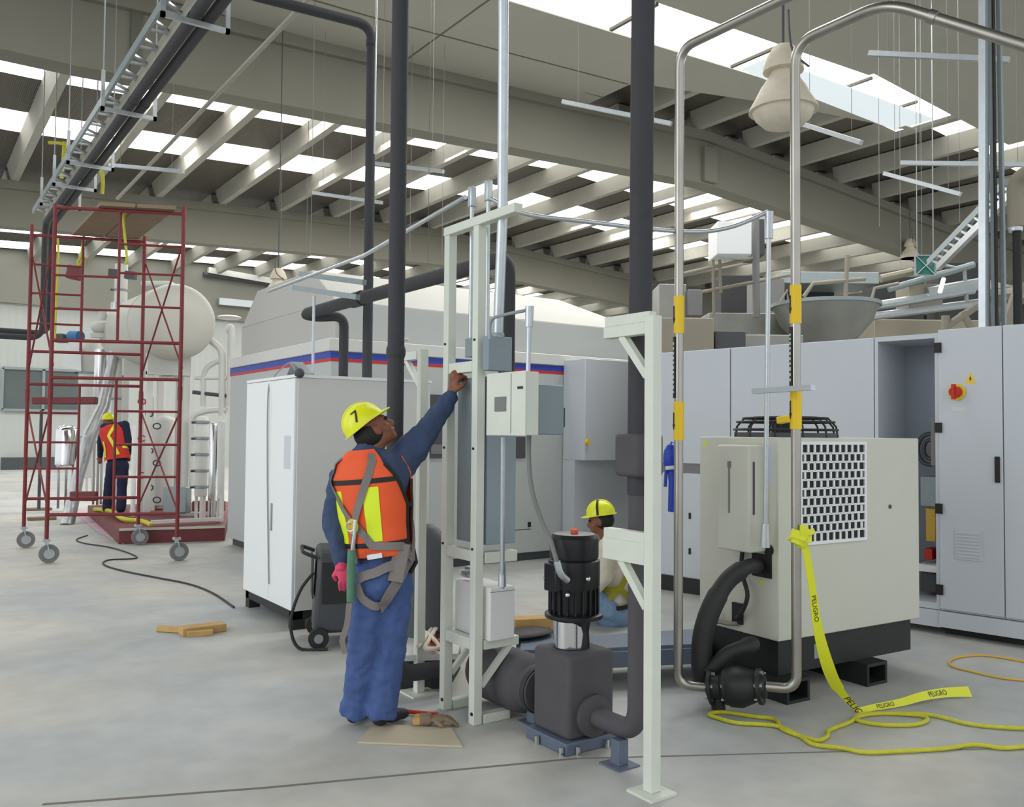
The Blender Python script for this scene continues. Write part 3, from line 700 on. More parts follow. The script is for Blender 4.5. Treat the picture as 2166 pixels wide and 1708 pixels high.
# silver conduit dropping to the chiller, with wall struts beside it
cv = thing('chiller_conduit', 'thin silver conduit dropping from overhead to the chiller side', 'conduit', on_d(1620, 1155, 5.2))
part('tube', MB().tube([on_d(1627, 452, 5.2), on_d(1619, 1110, 5.2)], .014, 12), M['galv'], cv)
part('pull_fitting', MB().cyl(on_d(1627, 448, 5.2), on_d(1626, 505, 5.2), .026, .024, 12), M['galv'], cv)
part('lower_fitting', MB().cyl(on_d(1619, 1108, 5.2), on_d(1618, 1158, 5.2), .022, .03, 12), M['galv'], cv)
q = solo('cross_strut', MB().bar(on_d(1594, 828, 5.05), on_d(1720, 820, 4.7), .035, .03), M['galv'], 'short silver strut clamped across the conduit and right stainless pipe', 'strut')
q = solo('yellow_clamp', MB().bar(on_d(1648, 890, 5.0), on_d(1672, 886, 4.9), .04, .04), M['yellow'], 'yellow clamp block beside the lower band of the right stainless pipe', 'clamp', bevel=.006)
# caution tape
TP = []
def tape():
    t = thing('caution_tape', 'yellow caution tape tied to the right stainless pipe and trailing on the floor', 'tape', on_z(1815, 1505))
    d = P2.dot(V((FW.x, FW.y, 0)))
    a = on_d(1700, 1140, d-.04)
    kn = MB()
    for (x1, y1, x2, y2, w) in ((1672, 1128, 1716, 1140, .05), (1680, 1150, 1710, 1120, .04), (1700, 1112, 1694, 1160, .045), (1674, 1140, 1700, 1150, .04), (1700, 1128, 1722, 1124, .03)):
        p, q = on_d(x1, y1, d-.06), on_d(x2, y2, d-.045); kn.ribbon([p, p.lerp(q, .5)-FW*.02, q], [-FW+UP*.3]*3, w, .012)
    kn.tube([V((P2.x, P2.y, a.z))+V((math.cos(k*PI/6), math.sin(k*PI/6), .15*math.sin(k)))*.036 for k in range(13)], .012, 8)
    part('knot', kn, M['tape'], t)
    g = on_z(1815, 1504, .012); e = on_z(2052, 1466, .02)
    k = [(1702, 1150, .0), (1716, 1230, .12), (1728, 1320, .3), (1748, 1400, .55), (1772, 1455, .78)]
    pts = [on_d(x, y, (d-.05)*(1-f)+f*5.02) for x, y, f in k]+[g]
    P = smoothpath(pts, 8); n = len(P)
    nr = [(-FW+RT*(.55*math.sin(i/n*5.5)-.2)) for i in range(n)]
    ws = [.035+.035*min(1, i/n*1.6) if i < n-8 else .05-.025*(i-n+8)/8 for i in range(n)]
    part('hanging_strip', MB().ribbon(P, nr, ws, .002), M['tape'], t)
    P2_ = smoothpath([g, on_z(1850, 1497, .02), on_z(1905, 1487, .025), on_z(1950, 1474, .05), on_z(2000, 1466, .04), on_z(2052, 1464, .03)], 8); m = len(P2_)
    nr2 = [(V((0, 0, 1))*.55-FW*.8) for i in range(m)]
    part('floor_strip', MB().ribbon(P2_, nr2, [.03+.035*i/m for i in range(m)], .002), M['tape'], t)
    # lettering that follows the tape
    def letter(P, nr, txt, u0, size, name):
        vs, fs = textgeo(txt, size)
        L = [0]
        for a_, b_ in zip(P, P[1:]): L.append(L[-1]+(b_-a_).length)
        out = []
        for v in vs:
            u = u0+v.x; i = max(0, min(len(P)-2, next((q for q in range(len(L)-1) if L[q+1] > u), len(P)-2)))
            f = (u-L[i])/max(1e-6, L[i+1]-L[i]); p = P[i].lerp(P[i+1], f); N = nr[i].lerp(nr[i+1], f).normalized()
            dd = (P[i+1]-P[i]).normalized(); sd = dd.cross(N).normalized(); out.append(p-sd*v.y+N*.0035)
        part(name, MB().add(out, fs), M['ink'], t, smooth=False)
    letter(P, nr, 'PELIGRO', .38, .04, 'lettering'); letter(P, nr, 'PELIGRO', 1.08, .055, 'lettering')
    letter(P2_, nr2, 'PELIGRO', .2, .035, 'lettering'); letter(P2_, nr2, 'PELIGRO', .62, .045, 'lettering')
tape()
def cable(name, pts, r, m, label, cat='cable'):
    return solo(name, MB().tube(smoothpath([on_z(x, y, r+.002) for x, y in pts], 7), r, 8), m, label, cat)
cable('extension_cable', [(2200, 1578), (2166, 1580), (2120, 1583), (2060, 1576), (2000, 1584), (1900, 1590), (1830, 1592), (1780, 1583), (1720, 1575), (1690, 1556), (1640, 1536), (1560, 1530), (1520, 1520), (1500, 1512), (1530, 1507), (1600, 1517), (1640, 1523), (1655, 1543), (1700, 1560), (1730, 1567), (1750, 1558), (1755, 1545), (1800, 1527), (1820, 1512), (1880, 1510), (1950, 1515), (1960, 1525), (1930, 1534), (1860, 1533), (1810, 1522), (1850, 1511), (1960, 1512), (2050, 1532), (2130, 1540), (2200, 1542)], .011, M['rope'], 'yellow cable looping over the floor in front of the chiller')
cable('orange_cable', [(2200, 1443), (2120, 1435), (2050, 1420), (2010, 1408), (2020, 1393), (2080, 1387), (2166, 1400), (2200, 1405)], .007, M['orope'], 'orange-yellow cable loop on the floor at the right edge')
cable('black_cable', [(185, 1133), (162, 1142), (180, 1150), (240, 1160), (290, 1180), (230, 1185), (220, 1195), (260, 1208), (330, 1222), (400, 1236), (450, 1255), (495, 1285)], .009, M['blackr'], 'thin black cable snaking from the scaffold to the white cabinet')
def blue_wrench():
    t = thing('blue_tool_bag', 'blue cloth bundle with white tie hanging between post and stainless pipe', 'bag', on_d(1420, 1085, 5.2))
    A = on_d(1413, 945, 5.25)
    m = MB(); m.sph(on_d(1418, 970, 5.25), (.045, .045, .09), 12, 10); m.tube([on_d(1420, 960, 5.25), on_d(1424, 1020, 5.25), on_d(1419, 1083, 5.25)], [.03, .028, .018], 12)
    m.tube([on_d(1410, 985, 5.25), on_d(1407, 1030, 5.26)], .01, 8)
    part('bundle', m, M['bluep'], t)
    part('tie', MB().cyl(on_d(1408, 991, 5.2), on_d(1430, 989, 5.2), .012, n=8), M['white'], t)
    part('hook', MB().tube([on_d(1413, 945, 5.25), on_d(1422, 935, 5.25), P1+V((-.02, 0, on_d(1430, 940, 5.2).z))], .005, 6), M['bluep'], t)
blue_wrench()
#%%BACK
# ------------------------------------------------------------------ cabinets and enclosures
def white_cabinet():
    x0, x1, y0, y1 = 2.6, 3.84, 6.73, 7.93
    t = thing('white_cabinet', 'tall white two-door cabinet on black legs behind the worker in the orange vest', 'cabinet', ((x0+x1)/2, (y0+y1)/2, 0))
    part('body', MB().box(x0+.02, x1, y0, y1, .15, 2.02), M['offwhite'], t, .006)
    part('top_trim', MB().box(x0+.0, x1+.01, y0-.008, y1, 2.02, 2.045), M['white'], t)
    ym = on_x(572, 1000, x0).y
    for a, c in ((y0+.01, ym-.003), (ym+.003, y1-.01)):
        d = part('door', MB().box(x0-.002, x0+.02, a, c, .155, 2.015), M['white'], t, .004)
        if c < ym: 
            hy = ym-.06
            h = MB().box(x0-.012, x0-.002, hy-.012, hy+.012, .75, .98); part('door_handle', h, M['galvd'], d, .003)
    b = MB(); b.box(x0+.02, x0+.1, y0+.02, y1-.02, .08, .15); b.box(x0+.02, x1-.02, y0+.02, y0+.1, .08, .15); b.box(x0+.02, x1-.02, y1-.1, y1-.02, .08, .15)
    fr = part('base_frame', b, M['skid'], t)
    for xx in (x0+.02, x1-.12):
        for yy in (y0+.02, y1-.12): part('leg', MB().box(xx, xx+.1, yy, yy+.1, 0, .08), M['skid'], fr)
    part('corner_knob', MB().sph((x0+.03, y0+.0, 2.055), .042, 14, 10), M['greydk'], t)
    part('white_label', MB().box(x0+.0-.0035, x0-.002, y0+.08, y0+.22, 1.28, 1.55), M['bank'], t)
    # plastic loop on top
    lp = smoothpath([V((x0+.05, y0+.1, 2.05)), V((x0+.05, y0+.25, 2.15)), V((x0+.05, y0+.45, 2.12)), V((x0+.03, y0+.6, 2.04)), V((x0-.012, y0+.6, 1.9)), V((x0-.012, y0+.58, 1.2)), V((x0-.012, y0+.5, .3))], 6)
    part('cord', MB().tube(lp, .006, 6), M['galvd'], t)
    fm = MB(); fm.ribbon(smoothpath([V((x0+.2, y0+.2, 2.06)), V((x0+.15, y0+.35, 2.16)), V((x0+.2, y0+.5, 2.15)), V((x0+.22, y0+.66, 2.06))], 5), [V((0, 0, 1))]*16, .1, .01)
    solo('curled_sheet', fm, M['galvd'], 'small curled grey sheet lying on top of the white cabinet', 'sheet')
white_cabinet()
def enclosure():
    x0, x1, y0, y1 = 3.81, 7.38, 8.85, 12.34
    t = thing('machine_enclosure', 'large grey machine enclosure with blue and red stripe behind the white cabinet', 'enclosure', ((x0+x1)/2, (y0+y1)/2, 0))
    part('body', MB().box(x0, x1, y0, y1, .1, 2.46), M['grey'], t, .01)
    part('base', MB().box(x0+.06, x1, y0+.06, y1-.06, 0, .1), M['greydk'], t)
    part('cap', MB().box(x0-.03, 8.6, y0-.03, y1+.02, 2.46, 2.6), M['offwhite'], t, .01)
    part('blue_stripe', MB().box(x0-.004, x1+.004-.01, y0-.004, y1+.003, 2.385, 2.455), M['blue'], t)
    part('red_stripe', MB().box(x0-.004, x1+.004-.01, y0-.004, y1+.003, 2.35, 2.385), M['red'], t)
    a, b, c, d = x0+.1, 8.6, y0+.12, y1-.15
    up = MB()
    lo = [(a, c), (b, c), (b, d), (a, d)]; z1, z2, z3 = 2.6, 3.03, 3.5
    hi = [(a+.06, c+.85), (b-.9, c+.85), (b-.9, d-.45), (a+.06, d-.45)]
    pts = [(x, y, z1) for x, y in lo]+[(x, y, z2) for x, y in lo]
    up.hexa(pts); up.hexa([(x, y, z2) for x, y in lo]+[(x, y, z3) for x, y in hi])
    part('upper_hood', up, M['hood'], t, .01)
    part('hood_front', MB().box(a+.04, b-.02, c-.006, c, z1+.02, z2-.02), M['greymid'] if False else M['grey'], t)
    for (px0, py0, px1, py1, nm) in ((905, 836, 941, 970, 'display_panel'), (1088, 924, 1110, 970, 'display_panel')):
        p, q = on_y(px0, py1, y0), on_y(px1, py0, y0)
        dp = part(nm, MB().box(p.x, q.x, y0-.02, y0, p.z, q.z), M['greydk'], t, .004)
        if px0 == 905: part('button_row', MB().box(p.x+.03, q.x-.03, y0-.024, y0-.02, p.z+.05, p.z+.16), M['greymid'], dp)
    q = on_y(1119, 1110, y0); part('lock', MB().box(q.x-.02, q.x+.02, y0-.015, y0, q.z-.03, q.z+.03), M['ink'], t)
    p, q = on_y(1088, 1122, y0), on_y(1122, 1122, y0); part('door_seam', MB().box(p.x-.6, q.x, y0-.003, y0, p.z-.004, p.z+.004), M['greydk'], t)
    # stair cabinet between the enclosure and the bank
    t = thing('hung_cabinet', 'pale grey cabinet with yellow switch hung right of the striped enclosure', 'cabinet', (7.9, 8.6, 0))
    p, q = on_y(1237, 975, 8.4), on_y(1345, 766, 8.4)
    part('body', MB().box(p.x, q.x+.3, 8.4, 8.84, p.z, q.z), M['bank'], t, .008)
    part('lower_panel', MB().box(p.x, q.x+.3, 8.6, 8.84, 0, p.z), M['bank'], t)
    k = on_y(1238, 935, 8.4); part('yellow_switch', MB().cyl((k.x+.02, 8.4, k.z), (k.x+.02, 8.36, k.z), .03, n=12), M['yellow'], t)
enclosure()
def bank():
    A = V((6.42, 6.43, 0)); B = V((6.99, 3.2, 0)); d = (B-A).normalized(); n = V((d.y, -d.x, 0))  # n points back or front
    if n.x > 0: n = -n
    def T(u, w, z): return A+d*u+n*w+V((0, 0, z))     # w > 0 in front
    def ub(px, y):      # distance along the bank of a sight line
        r = ray(px, y); nn = n; tt = ((A-CAM).dot(nn))/(r.dot(nn)); return (CAM+r*tt-A).dot(d)
    def bx(u0, u1, w0, w1, z0, z1, m=None):
        m = m or MB(); m.hexa([T(u0, w0, z0), T(u1, w0, z0), T(u1, w1, z0), T(u0, w1, z0), T(u0, w0, z1), T(u1, w0, z1), T(u1, w1, z1), T(u0, w1, z1)]); return m
    us = [ub(1331, 850)-.0, ub(1545, 850), ub(1850, 850), ub(1986, 850), ub(2123, 850), ub(2123, 850)+.9]
    top = 2.43
    labs = ['pale cabinet of the long bank, just left of the first tall seam', 'wide pale cabinet of the long bank, behind the chiller']
    for k in (0, 1):
        u0, u1 = us[k], us[k+1]
        t = thing('bank_cabinet', labs[k], 'cabinet', T((u0+u1)/2, -.3, 0))
        part('body', bx(u0+.002, u1-.002, -.6, -.02, .16, top), M['bank'], t)
        part('upper_door', bx(u0+.006, u1-.006, -.018, .0, 1.3, top-.005), M['bank'], t, .003)
        part('lower_door', bx(u0+.006, u1-.006, -.018, .0, .17, 1.2), M['bank'], t, .003)
        part('gap_rail', bx(u0+.002, u1-.002, -.019, -.012, 1.2, 1.3), M['greymid'], t)
        part('base', bx(u0, u1, -.55, -.04, 0, .16), M['skid'], t)
        for z in (.4, .75): part('lock', bx(u0+(.75 if k == 0 else .12), u0+(.77 if k == 0 else .14), 0, .012, z, z+.06), M['ink'], t)
        if k == 0:
            dd = None
    # open bay
    u0, u1 = us[2], us[3]
    t = thing('open_cabinet', 'open cabinet bay showing switchgear between the wide cabinet and tall door', 'cabinet', T((u0+u1)/2, -.3, 0))
    f = bx(u0+.002, u0+.03, -.6, 0, .2, top); bx(u1-.03, u1-.002, -.6, -.0, .2, top, f); bx(u0+.03, u1-.03, -.6, 0, top-.04, top, f); bx(u0+.03, u1-.03, -.6, 0, .2, .25, f)
    part('frame', f, M['bank'], t); part('back_panel', bx(u0+.03, u1-.03, -.6, -.58, .25, top-.04), M['bankin'], t)
    part('plinth', bx(u0-.01, u1, -.55, .01, .06, .195), M['bank'], t)
    L = u1-u0
    def eq(nm, a, b, w0, w1, z0, z1, m, lab=None): 
        o = part(nm, bx(u0+L*a, u0+L*b, w0, w1, z0, z1), m, t, .004)
        if lab: o['label'] = lab
    eq('side_pillar', .84, .93, -.3, -.05, 1.35, 1.75, M['greymid']); eq('switch_block', .5, .82, -.56, -.3, 1.0, 1.25, M['galvd']); eq('wiring_panel', .6, .93, -.57, -.4, .85, 1.05, M['offwhite'])
    eq('yellow_block', .55, .7, -.5, -.35, .7, .98, M['orope'], 'yellow block'); eq('red_block', .55, .68, -.5, -.3, .55, .64, M['redp'], 'red block'); eq('white_tray', .5, .9, -.55, -.2, .46, .52, M['white'])
    eq('dark_block', .5, .85, -.55, -.3, .28, .44, M['greydk']); eq('green_block', .75, .9, -.5, -.28, .3, .45, M['greenbag']); eq('contactor', .72, .93, -.55, -.35, .55, .8, M['greydk'])
    ring = MB(); c = T(u0+L*.62, -.35, 1.48); ring.tube([c+d*(.1*math.cos(a*PI/10))+V((0, 0, .13*math.sin(a*PI/10))) for a in range(21)], .02, 8, False); ring.tube([c+d*(.05*math.cos(a*PI/10))+V((0, 0, .08*math.sin(a*PI/10))) for a in range(21)], .018, 8, False)
    part('cable_coil', ring, M['greydk'], t)
    # door unit
    for k, lab in ((3, 'tall pale cabinet with red rotary switch and yellow warning triangle'), (4, 'plain pale cabinet at the right edge of the photo')):
        u0, u1 = us[k], us[k+1]
        t = thing('bank_cabinet', lab, 'cabinet', T((u0+u1)/2, -.3, 0))
        part('body', bx(u0+.003, u1-.002, -.6, -.0, .2, top), M['bank'], t)
        dr = part('door', bx(u0+.004, u1-.003, .0, .022, .215, top+.02), M['bank'], t, .004)
        part('plinth', bx(u0, u1, -.55, .03, .07, .195), M['bank'], t)
        part('base', bx(u0, u1, -.6, -.1, 0, .07), M['skid'], t)
        if k == 3:
            for y in (733, 905, 1078, 1250):
                z = on_d(1988, y, 6.95).z; part('hinge', bx(u0-.02, u0+.03, .02, .045, z-.04, z+.04), M['ink'], dr)
            def P_(px, y, w=.022):
                r = ray(px, y); A2 = A+n*w; tt = ((A2-CAM).dot(n))/(r.dot(n)); q = CAM+r*tt; return (q-A).dot(d), q.z
            u, z = P_(2111, 994); part('door_handle', bx(u-.02, u+.015, .022, .04, z-.1, z+.1), M['ink'], dr, .004)
            u, z = P_(2025, 830); c = T(u, .022, z)
            rs = part('rotary_switch', MB().cyl(c, c+n*.02, .065, n=20), M['yellow'], dr)
            part('switch_knob', MB().cyl(c+n*.02, c+n*.08, .045, .04, 16), M['redp'], rs)
            part('switch_grip', MB().bar(c+n*.085+V((0, 0, .06)), c+n*.085-V((0, 0, .06)), .025, .03), M['redp'], rs)
            u, z = P_(2053, 802); tri = MB().prism([T(u-.045, .022, z-.035), T(u+.045, .022, z-.035), T(u, .022, z+.045)], n*.002); w = part('warning_triangle', tri, M['yellow'], dr)
            bolt = MB().prism([T(u-.006, .0245, z-.022), T(u+.01, .0245, z+.002), T(u+.001, .0245, z+.002), T(u+.004, .0245, z+.026), T(u-.012, .0245, z-.002), T(u-.002, .0245, z-.002)], n*.001)
            part('flash_mark', bolt, M['ink'], w)
            u, z = P_(2049, 1153); v = bx(u-.1, u+.1, .022, .03, z-.12, z+.12)
            for q in range(8): bx(u-.085, u+.085, .03, .036, z-.1+q*.026, z-.085+q*.026, v)
            part('vent_cover', v, M['bank'], dr)
            u, z = P_(2028, 866); part('small_label', bx(u-.05, u+.05, .022, .0235, z-.015, z+.015), M['offwhite'], dr)
    # cable ladder standing on the bank
    c = on_d(2081, 688, 7.0); z0 = top
    t = thing('vertical_cable_ladder', 'vertical cable ladder with a slotted inner rail rising from the cabinet bank', 'cable ladder', (c.x, c.y, z0))
    e1 = on_d(2081, -30, 7.0); e1 = c+(e1-c)*1.6; part('wide_rail', MB().bar((c.x, c.y, z0-.0), (e1.x, e1.y, e1.z), .1, .05, up=d), M['galv'], t)
    a = on_d(2104, 688, 7.05); a2 = on_d(2096, -30, 7.05); a2 = a+(a2-a)*1.6
    sl = MB(); dirv = (a2-a); n_s = 48
    sl.bar(V((a.x, a.y, z0)), a2, .055, .03, up=d)
    part('slotted_rail', sl, M['galvd'], t)
    sm = MB()
    for i in range(n_s):
        q = a+dirv*((i+.5)/n_s); sm.bar(q-FW*.03-V((0, 0, .055)), q-FW*.03+V((0, 0, .055)), .05, .012, up=d)
    part('dark_slots', sm, M['ink'], t)
    a = on_d(2124, 688, 7.05); a2 = on_d(2112, -30, 7.05); a2 = a+(a2-a)*1.6; part('thin_rail', MB().bar(V((a.x, a.y, z0)), a2, .03, .03), M['galvd'], t)
bank()
# grey floor frame of the machine behind the pump
def machine_skid():
    t = thing('grey_machine_skid', 'low blue-grey steel skid on the floor behind the pump', 'skid', (4.6, 5.3, 0))
    zt = .24
    a = on_z(1100, 1380, zt); b_ = on_z(1490, 1375, zt); 
    a = V((3.72, 4.95, zt)); 
    pts = [on_z(1100, 1376, zt), on_z(1262, 1372, zt), on_z(1490, 1362, zt), on_z(1490, 1330, zt), on_z(1262, 1344, zt), on_z(1105, 1330, zt)]
    part('top_plate', MB().prism([p-V((0, 0, .02)) for p in pts], (0, 0, .02)), M['basegrey'], t)
    b = MB()
    for p, q in zip(pts, pts[1:]+pts[:1]): b.bar(p-V((0, 0, .07)), q-V((0, 0, .07)), .06, .1)
    part('edge_channel', b, M['basegrey'], t)
    for p in pts: part('foot', MB().cyl(V((p.x, p.y, 0)), V((p.x, p.y, .13)), .04, n=10), M['skid'], t)
    w1 = on_z(1110, 1312, zt); w2 = on_z(1165, 1308, zt)
    solo('wooden_block', MB().bar(on_z(1085, 1322, zt+.05), on_z(1168, 1318, zt+.05), .12, .09), M['wood'], 'raw wooden block lying behind the pump motor', 'block', bevel=.004)
    solo('cloth_heap', MB().sph(on_z(1110, 1340, zt+.03), (.22, .12, .03), 14, 8), M['blackr'], 'dark rag lying on the grey skid left of the pump', 'rag')
machine_skid()
def welder():
    x, y = 2.75, 6.28
    t = thing('welding_machine', 'dark grey wheeled welding machine between the worker and the white cabinet', 'welder', (x, y, 0))
    prof = [(x-.32, y-.18, .1), (x+.3, y-.18, .1), (x+.3, y-.18, .62), (x-.2, y-.18, .72), (x-.28, y-.18, .5)]
    c0 = on_d(662, 1335, 6.4); c1 = on_d(745, 1160, 6.4)
    T = Matrix.Translation((c0.x, c0.y, 0)) @ Matrix.Rotation(-.35, 4, 'Z')
    b = MB().hexa([T @ V(p) for p in ((0, 0, .1), (.6, 0, .1), (.6, .4, .1), (0, .4, .1), (.03, 0, .72), (.5, 0, .72), (.5, .4, .72), (.03, .4, .72))])
    part('case', b, M['greydk'], t, .03)
    part('front_panel', MB().box(-.008, .0, .05, .35, .35, .66, T), M['blackr'], t)
    part('side_recess', MB().box(.06, .42, -.008, 0, .32, .62, T), M['blackr'], t)
    for (a, c, r) in ((.04, -.04, .075), (.04, .42, .075), (.5, -.03, .11)):
        w = part('wheel', MB().cyl(T @ V((a, c, r)), T @ V((a, c+.03, r)), r, n=20), M['blackr'], t)
        part('wheel_hub', MB().cyl(T @ V((a, c-.005, r)), T @ V((a, c, r)), r*.45, n=14), M['galvd'], w)
    part('side_handle', MB().tube(fillet([T @ V((.02, 0, .66)), T @ V((-.08, 0, .7)), T @ V((-.08, .4, .7)), T @ V((.02, .4, .66))], .05), .014, 8), M['blackr'], t)
    part('power_cord', MB().tube(smoothpath([T @ V((0, .02, .55)), T @ V((-.1, -.02, .42)), T @ V((-.16, -.03, .2)), T @ V((-.1, -.05, .02)), T @ V((.1, -.1, .015))], 6), .012, 8), M['blackr'], t)
    # dark cylinder and small bits behind the rear post
    c = on_d(912, 1300, 5.9)
    g = thing('dark_gas_bottle', 'dark grey rounded cylinder standing behind the rear cream post', 'cylinder', (c.x, c.y, 0))
    part('body', MB().lathe([(.15, 0), (.16, .03), (.16, .72), (.13, .86), (.07, .94), (.03, .97)], (c.x-.03, c.y, .0), n=24), M['greydk'], g)
    c = on_d(868, 1265, 5.95); q = solo('blue_tank', MB().lathe([(.08, 0), (.1, .03), (.1, .42), (.06, .5), (.02, .52)], (c.x, c.y, .25), n=20), M['bluebox'], 'small blue tank behind the worker legs', 'tank')
    st = thing('pallet_platform', 'low white platform with hoses on it behind the worker legs', 'platform', (2.75, 5.6, 0))
    p0, p1 = on_z(845, 1400, .2), on_z(968, 1396, .2)
    part('deck_plate', MB().prism([p0, p1, p1+V((.35, .5, 0)), p0+V((.35, .5, 0))], (0, 0, .035)), M['offwhite'], st)
    part('support', MB().prism([p0+V((.06, .1, -.2)), p1+V((.0, .1, -.2)), p1+V((.3, .45, -.2)), p0+V((.3, .45, -.2))], (0, 0, .19)), M['blackr'], st)
    hz = MB(); random.seed(5)
    pts = [on_z(900+random.random()*35, 1330+random.random()*45, .27) for _ in range(9)]
    hz.tube(smoothpath(pts, 6), .014, 8); solo('red_hose', hz, M['redp'], 'tangled red hose on the low white platform', 'hose')
    pts = [on_z(885+random.random()*45, 1325+random.random()*50, .30) for _ in range(8)]
    solo('cream_hose', MB().tube(smoothpath(pts, 6), .013, 8), M['wshirt'], 'tangled pale hose lying over the red hose', 'hose')
welder()
# floor bits
def bits():
    a = on_z(400, 1332); t = thing('wood_offcut', 'short raw wood offcuts with a narrow stick lying on the bare floor', 'wood', on_z(430, 1335))
    p, q = on_z(382, 1336, .03), on_z(474, 1325, .03)
    part('block', MB().bar(p, q, .13, .06), M['wood'], t, .004); part('stick', MB().bar(on_z(334, 1330, .022), p.lerp(q, .3)+V((0, 0, -.006)), .045, .04), M['wood'], t, .003)
    part('second_block', MB().bar(on_z(395, 1342, .02), on_z(450, 1338, .02), .05, .04), M['wood'], t, .003)
    P = [on_z(756, 1574), on_z(978, 1583), on_z(955, 1545), on_z(790, 1535)]
    solo('hardboard_sheet', MB().prism([p+V((0, 0, .001)) for p in P], (0, 0, .01)), M['board'], 'flat tan sheet on the floor under the worker boot', 'board')
    m = MB(); c = on_z(893, 1524, .03); m.bar(c-RT*.05, c+RT*.05+V((0, 0, .01)), .1, .04)
    solo('leather_tool_pouch', m, M['wood'], 'brown leather tool pouch lying on the tan sheet', 'pouch', bevel=.012)
    m = MB(); m.tube([on_z(838, 1503, .015), on_z(880, 1508, .02), on_z(925, 1512, .02)], .012, 8)
    solo('red_screwdriver', m, M['redp'], 'thin red handled tool on the floor behind the boot', 'tool')
bits()
#%%FAR
# ------------------------------------------------------------------ scaffold
def scaffold():
    FL, FR, BL, BR = on_z(97, 1192), on_z(373, 1187), on_z(49, 1160), on_z(291, 1154)
    t = thing('rolling_scaffold', 'tall red rolling scaffold tower on four grey caster wheels', 'scaffold', (FL+FR+BL+BR)/4)
    def zz(p, px, y): return on_d(px, y, (p-CAM).dot(FW)).z
    zf = zz(FL, 105, 430); zbk = zf-.02
    legs = {}
    for nm, p, x, yt in (('a', FL, 118, 425), ('b', FR, 381, 430), ('c', BL, 62, 470), ('d', BR, 297, 495)):
        ztop = zz(p, x, yt)
        lg = part('leg', MB().cyl((p.x, p.y, .28), (p.x, p.y, ztop), .024, n=12), M['redpaint'], t)
        w = part('caster', MB().cyl(V((p.x+.03, p.y-.02, .11)), V((p.x+.03, p.y+.03, .11)), .11, n=20), M['greymid'], t)
        part('caster_hub', MB().cyl(V((p.x+.03, p.y-.03, .11)), V((p.x+.03, p.y+.04, .11)), .06, n=14), M['galv'], w)
        f = MB(); f.bar((p.x+.03, p.y-.04, .1), (p.x, p.y-.03, .27), .05, .012); f.bar((p.x+.03, p.y+.05, .1), (p.x, p.y+.03, .27), .05, .012); f.box(p.x-.04, p.x+.04, p.y-.04, p.y+.05, .255, .285)
        part('fork', f, M['galv'], w)
        part('tier_joint', MB().cyl((p.x, p.y, 1.95), (p.x, p.y, 2.12), .03, n=12), M['redpaint'], lg)
    def frame(A, B, pxl, rows_full, vx, rung_side, rungs, ys):
        for y in rows_full:
            z = zz(A, pxl, y); part('ledger', MB().cyl((A.x, A.y, z), (B.x, B.y, z), .021, n=10), M['redpaint'], t)
        I = A.lerp(B, vx)
        for (y0, y1) in ys:
            part('inner_upright', MB().cyl((I.x, I.y, zz(A, pxl, y1)), (I.x, I.y, zz(A, pxl, y0)), .018, n=10), M['redpaint'], t)
        P, Q = (A, I) if rung_side == 'l' else (I, B)
        for y in rungs:
            z = zz(A, pxl, y); part('rung', MB().cyl((P.x, P.y, z), (Q.x, Q.y, z), .015, n=8), M['redpaint'], t)
    frame(FL, FR, 105, (432, 718, 798, 1090), .5, 'r', (505, 568, 640, 868, 940, 1010), ((432, 718), (798, 1090)))
    frame(BL, BR, 55, (492, 742, 812, 1056), .45, 'l', (555, 617, 682, 873, 936, 992), ((492, 742), (812, 1056)))
    rr = [zz(FL, 105, y) for y in (578, 650)]
    for z in rr: part('rung', MB().cyl((FL.x, FL.y, z), FL.lerp(FR, .5)*1.0+V((0, 0, z)), .015, n=8), M['redpaint'], t)
    for (A, B) in ((FL, BL), (FR, BR)):
        for z0, z1 in ((.55, 1.8), (2.35, 3.9)):
            part('cross_brace', MB().cyl((A.x, A.y, z1), (B.x, B.y, z0), .012, n=8), M['redpaint'], t)
            part('cross_brace', MB().cyl((A.x+.02, A.y, z0), (B.x+.02, B.y, z1), .012, n=8), M['redpaint'], t)
    zt = zz(FL, 105, 432)+.03
    for k, (u0, u1) in enumerate(((.33, .6), (.62, .92))):
        a, b = FL.lerp(FR, u0), FL.lerp(FR, u1); c, d = BL.lerp(BR, u1+.02), BL.lerp(BR, u0+.02)
        P = [V((q.x, q.y, 0)) for q in (a, b, c, d)]; zb_ = zz(BL, 55, 492)+.03
        m = MB(); q = [V((P[0].x, P[0].y-.1, zt)), V((P[1].x, P[1].y-.1, zt)), V((P[2].x, P[2].y, zb_)), V((P[3].x, P[3].y, zb_))]
        m.hexa(q+[w+V((0, 0, .045)) for w in q])
        solo('scaffold_plank', m, M['ply'], ('left plywood plank on top of the red scaffold', 'right plywood plank on top of the red scaffold')[k], 'plank', 'scaffold planks')
    # yellow ropes
    def rope(pts, lab, r=.014): solo('yellow_rope', MB().tube(smoothpath(pts, 6), r, 8), M['rope'], lab, 'rope', 'yellow ropes on the scaffold')
    d = 10.8
    rope([on_d(278, 432, d), on_d(262, 455, d), on_d(264, 500, d), on_d(268, 545, d), on_d(264, 560, d)], 'thick yellow rope end hanging from the right plank', .016)
    rope([on_d(122, 500, 12), on_d(124, 560, 12), on_d(120, 620, 12), on_d(116, 720, 12)], 'long yellow rope hanging inside the left scaffold leg')
    rope([on_d(178, 500, 12), on_d(172, 540, 12), on_d(165, 556, 12), on_d(175, 565, 12), on_d(180, 545, 12)], 'short knotted yellow rope hanging under the planks', .02)
scaffold()
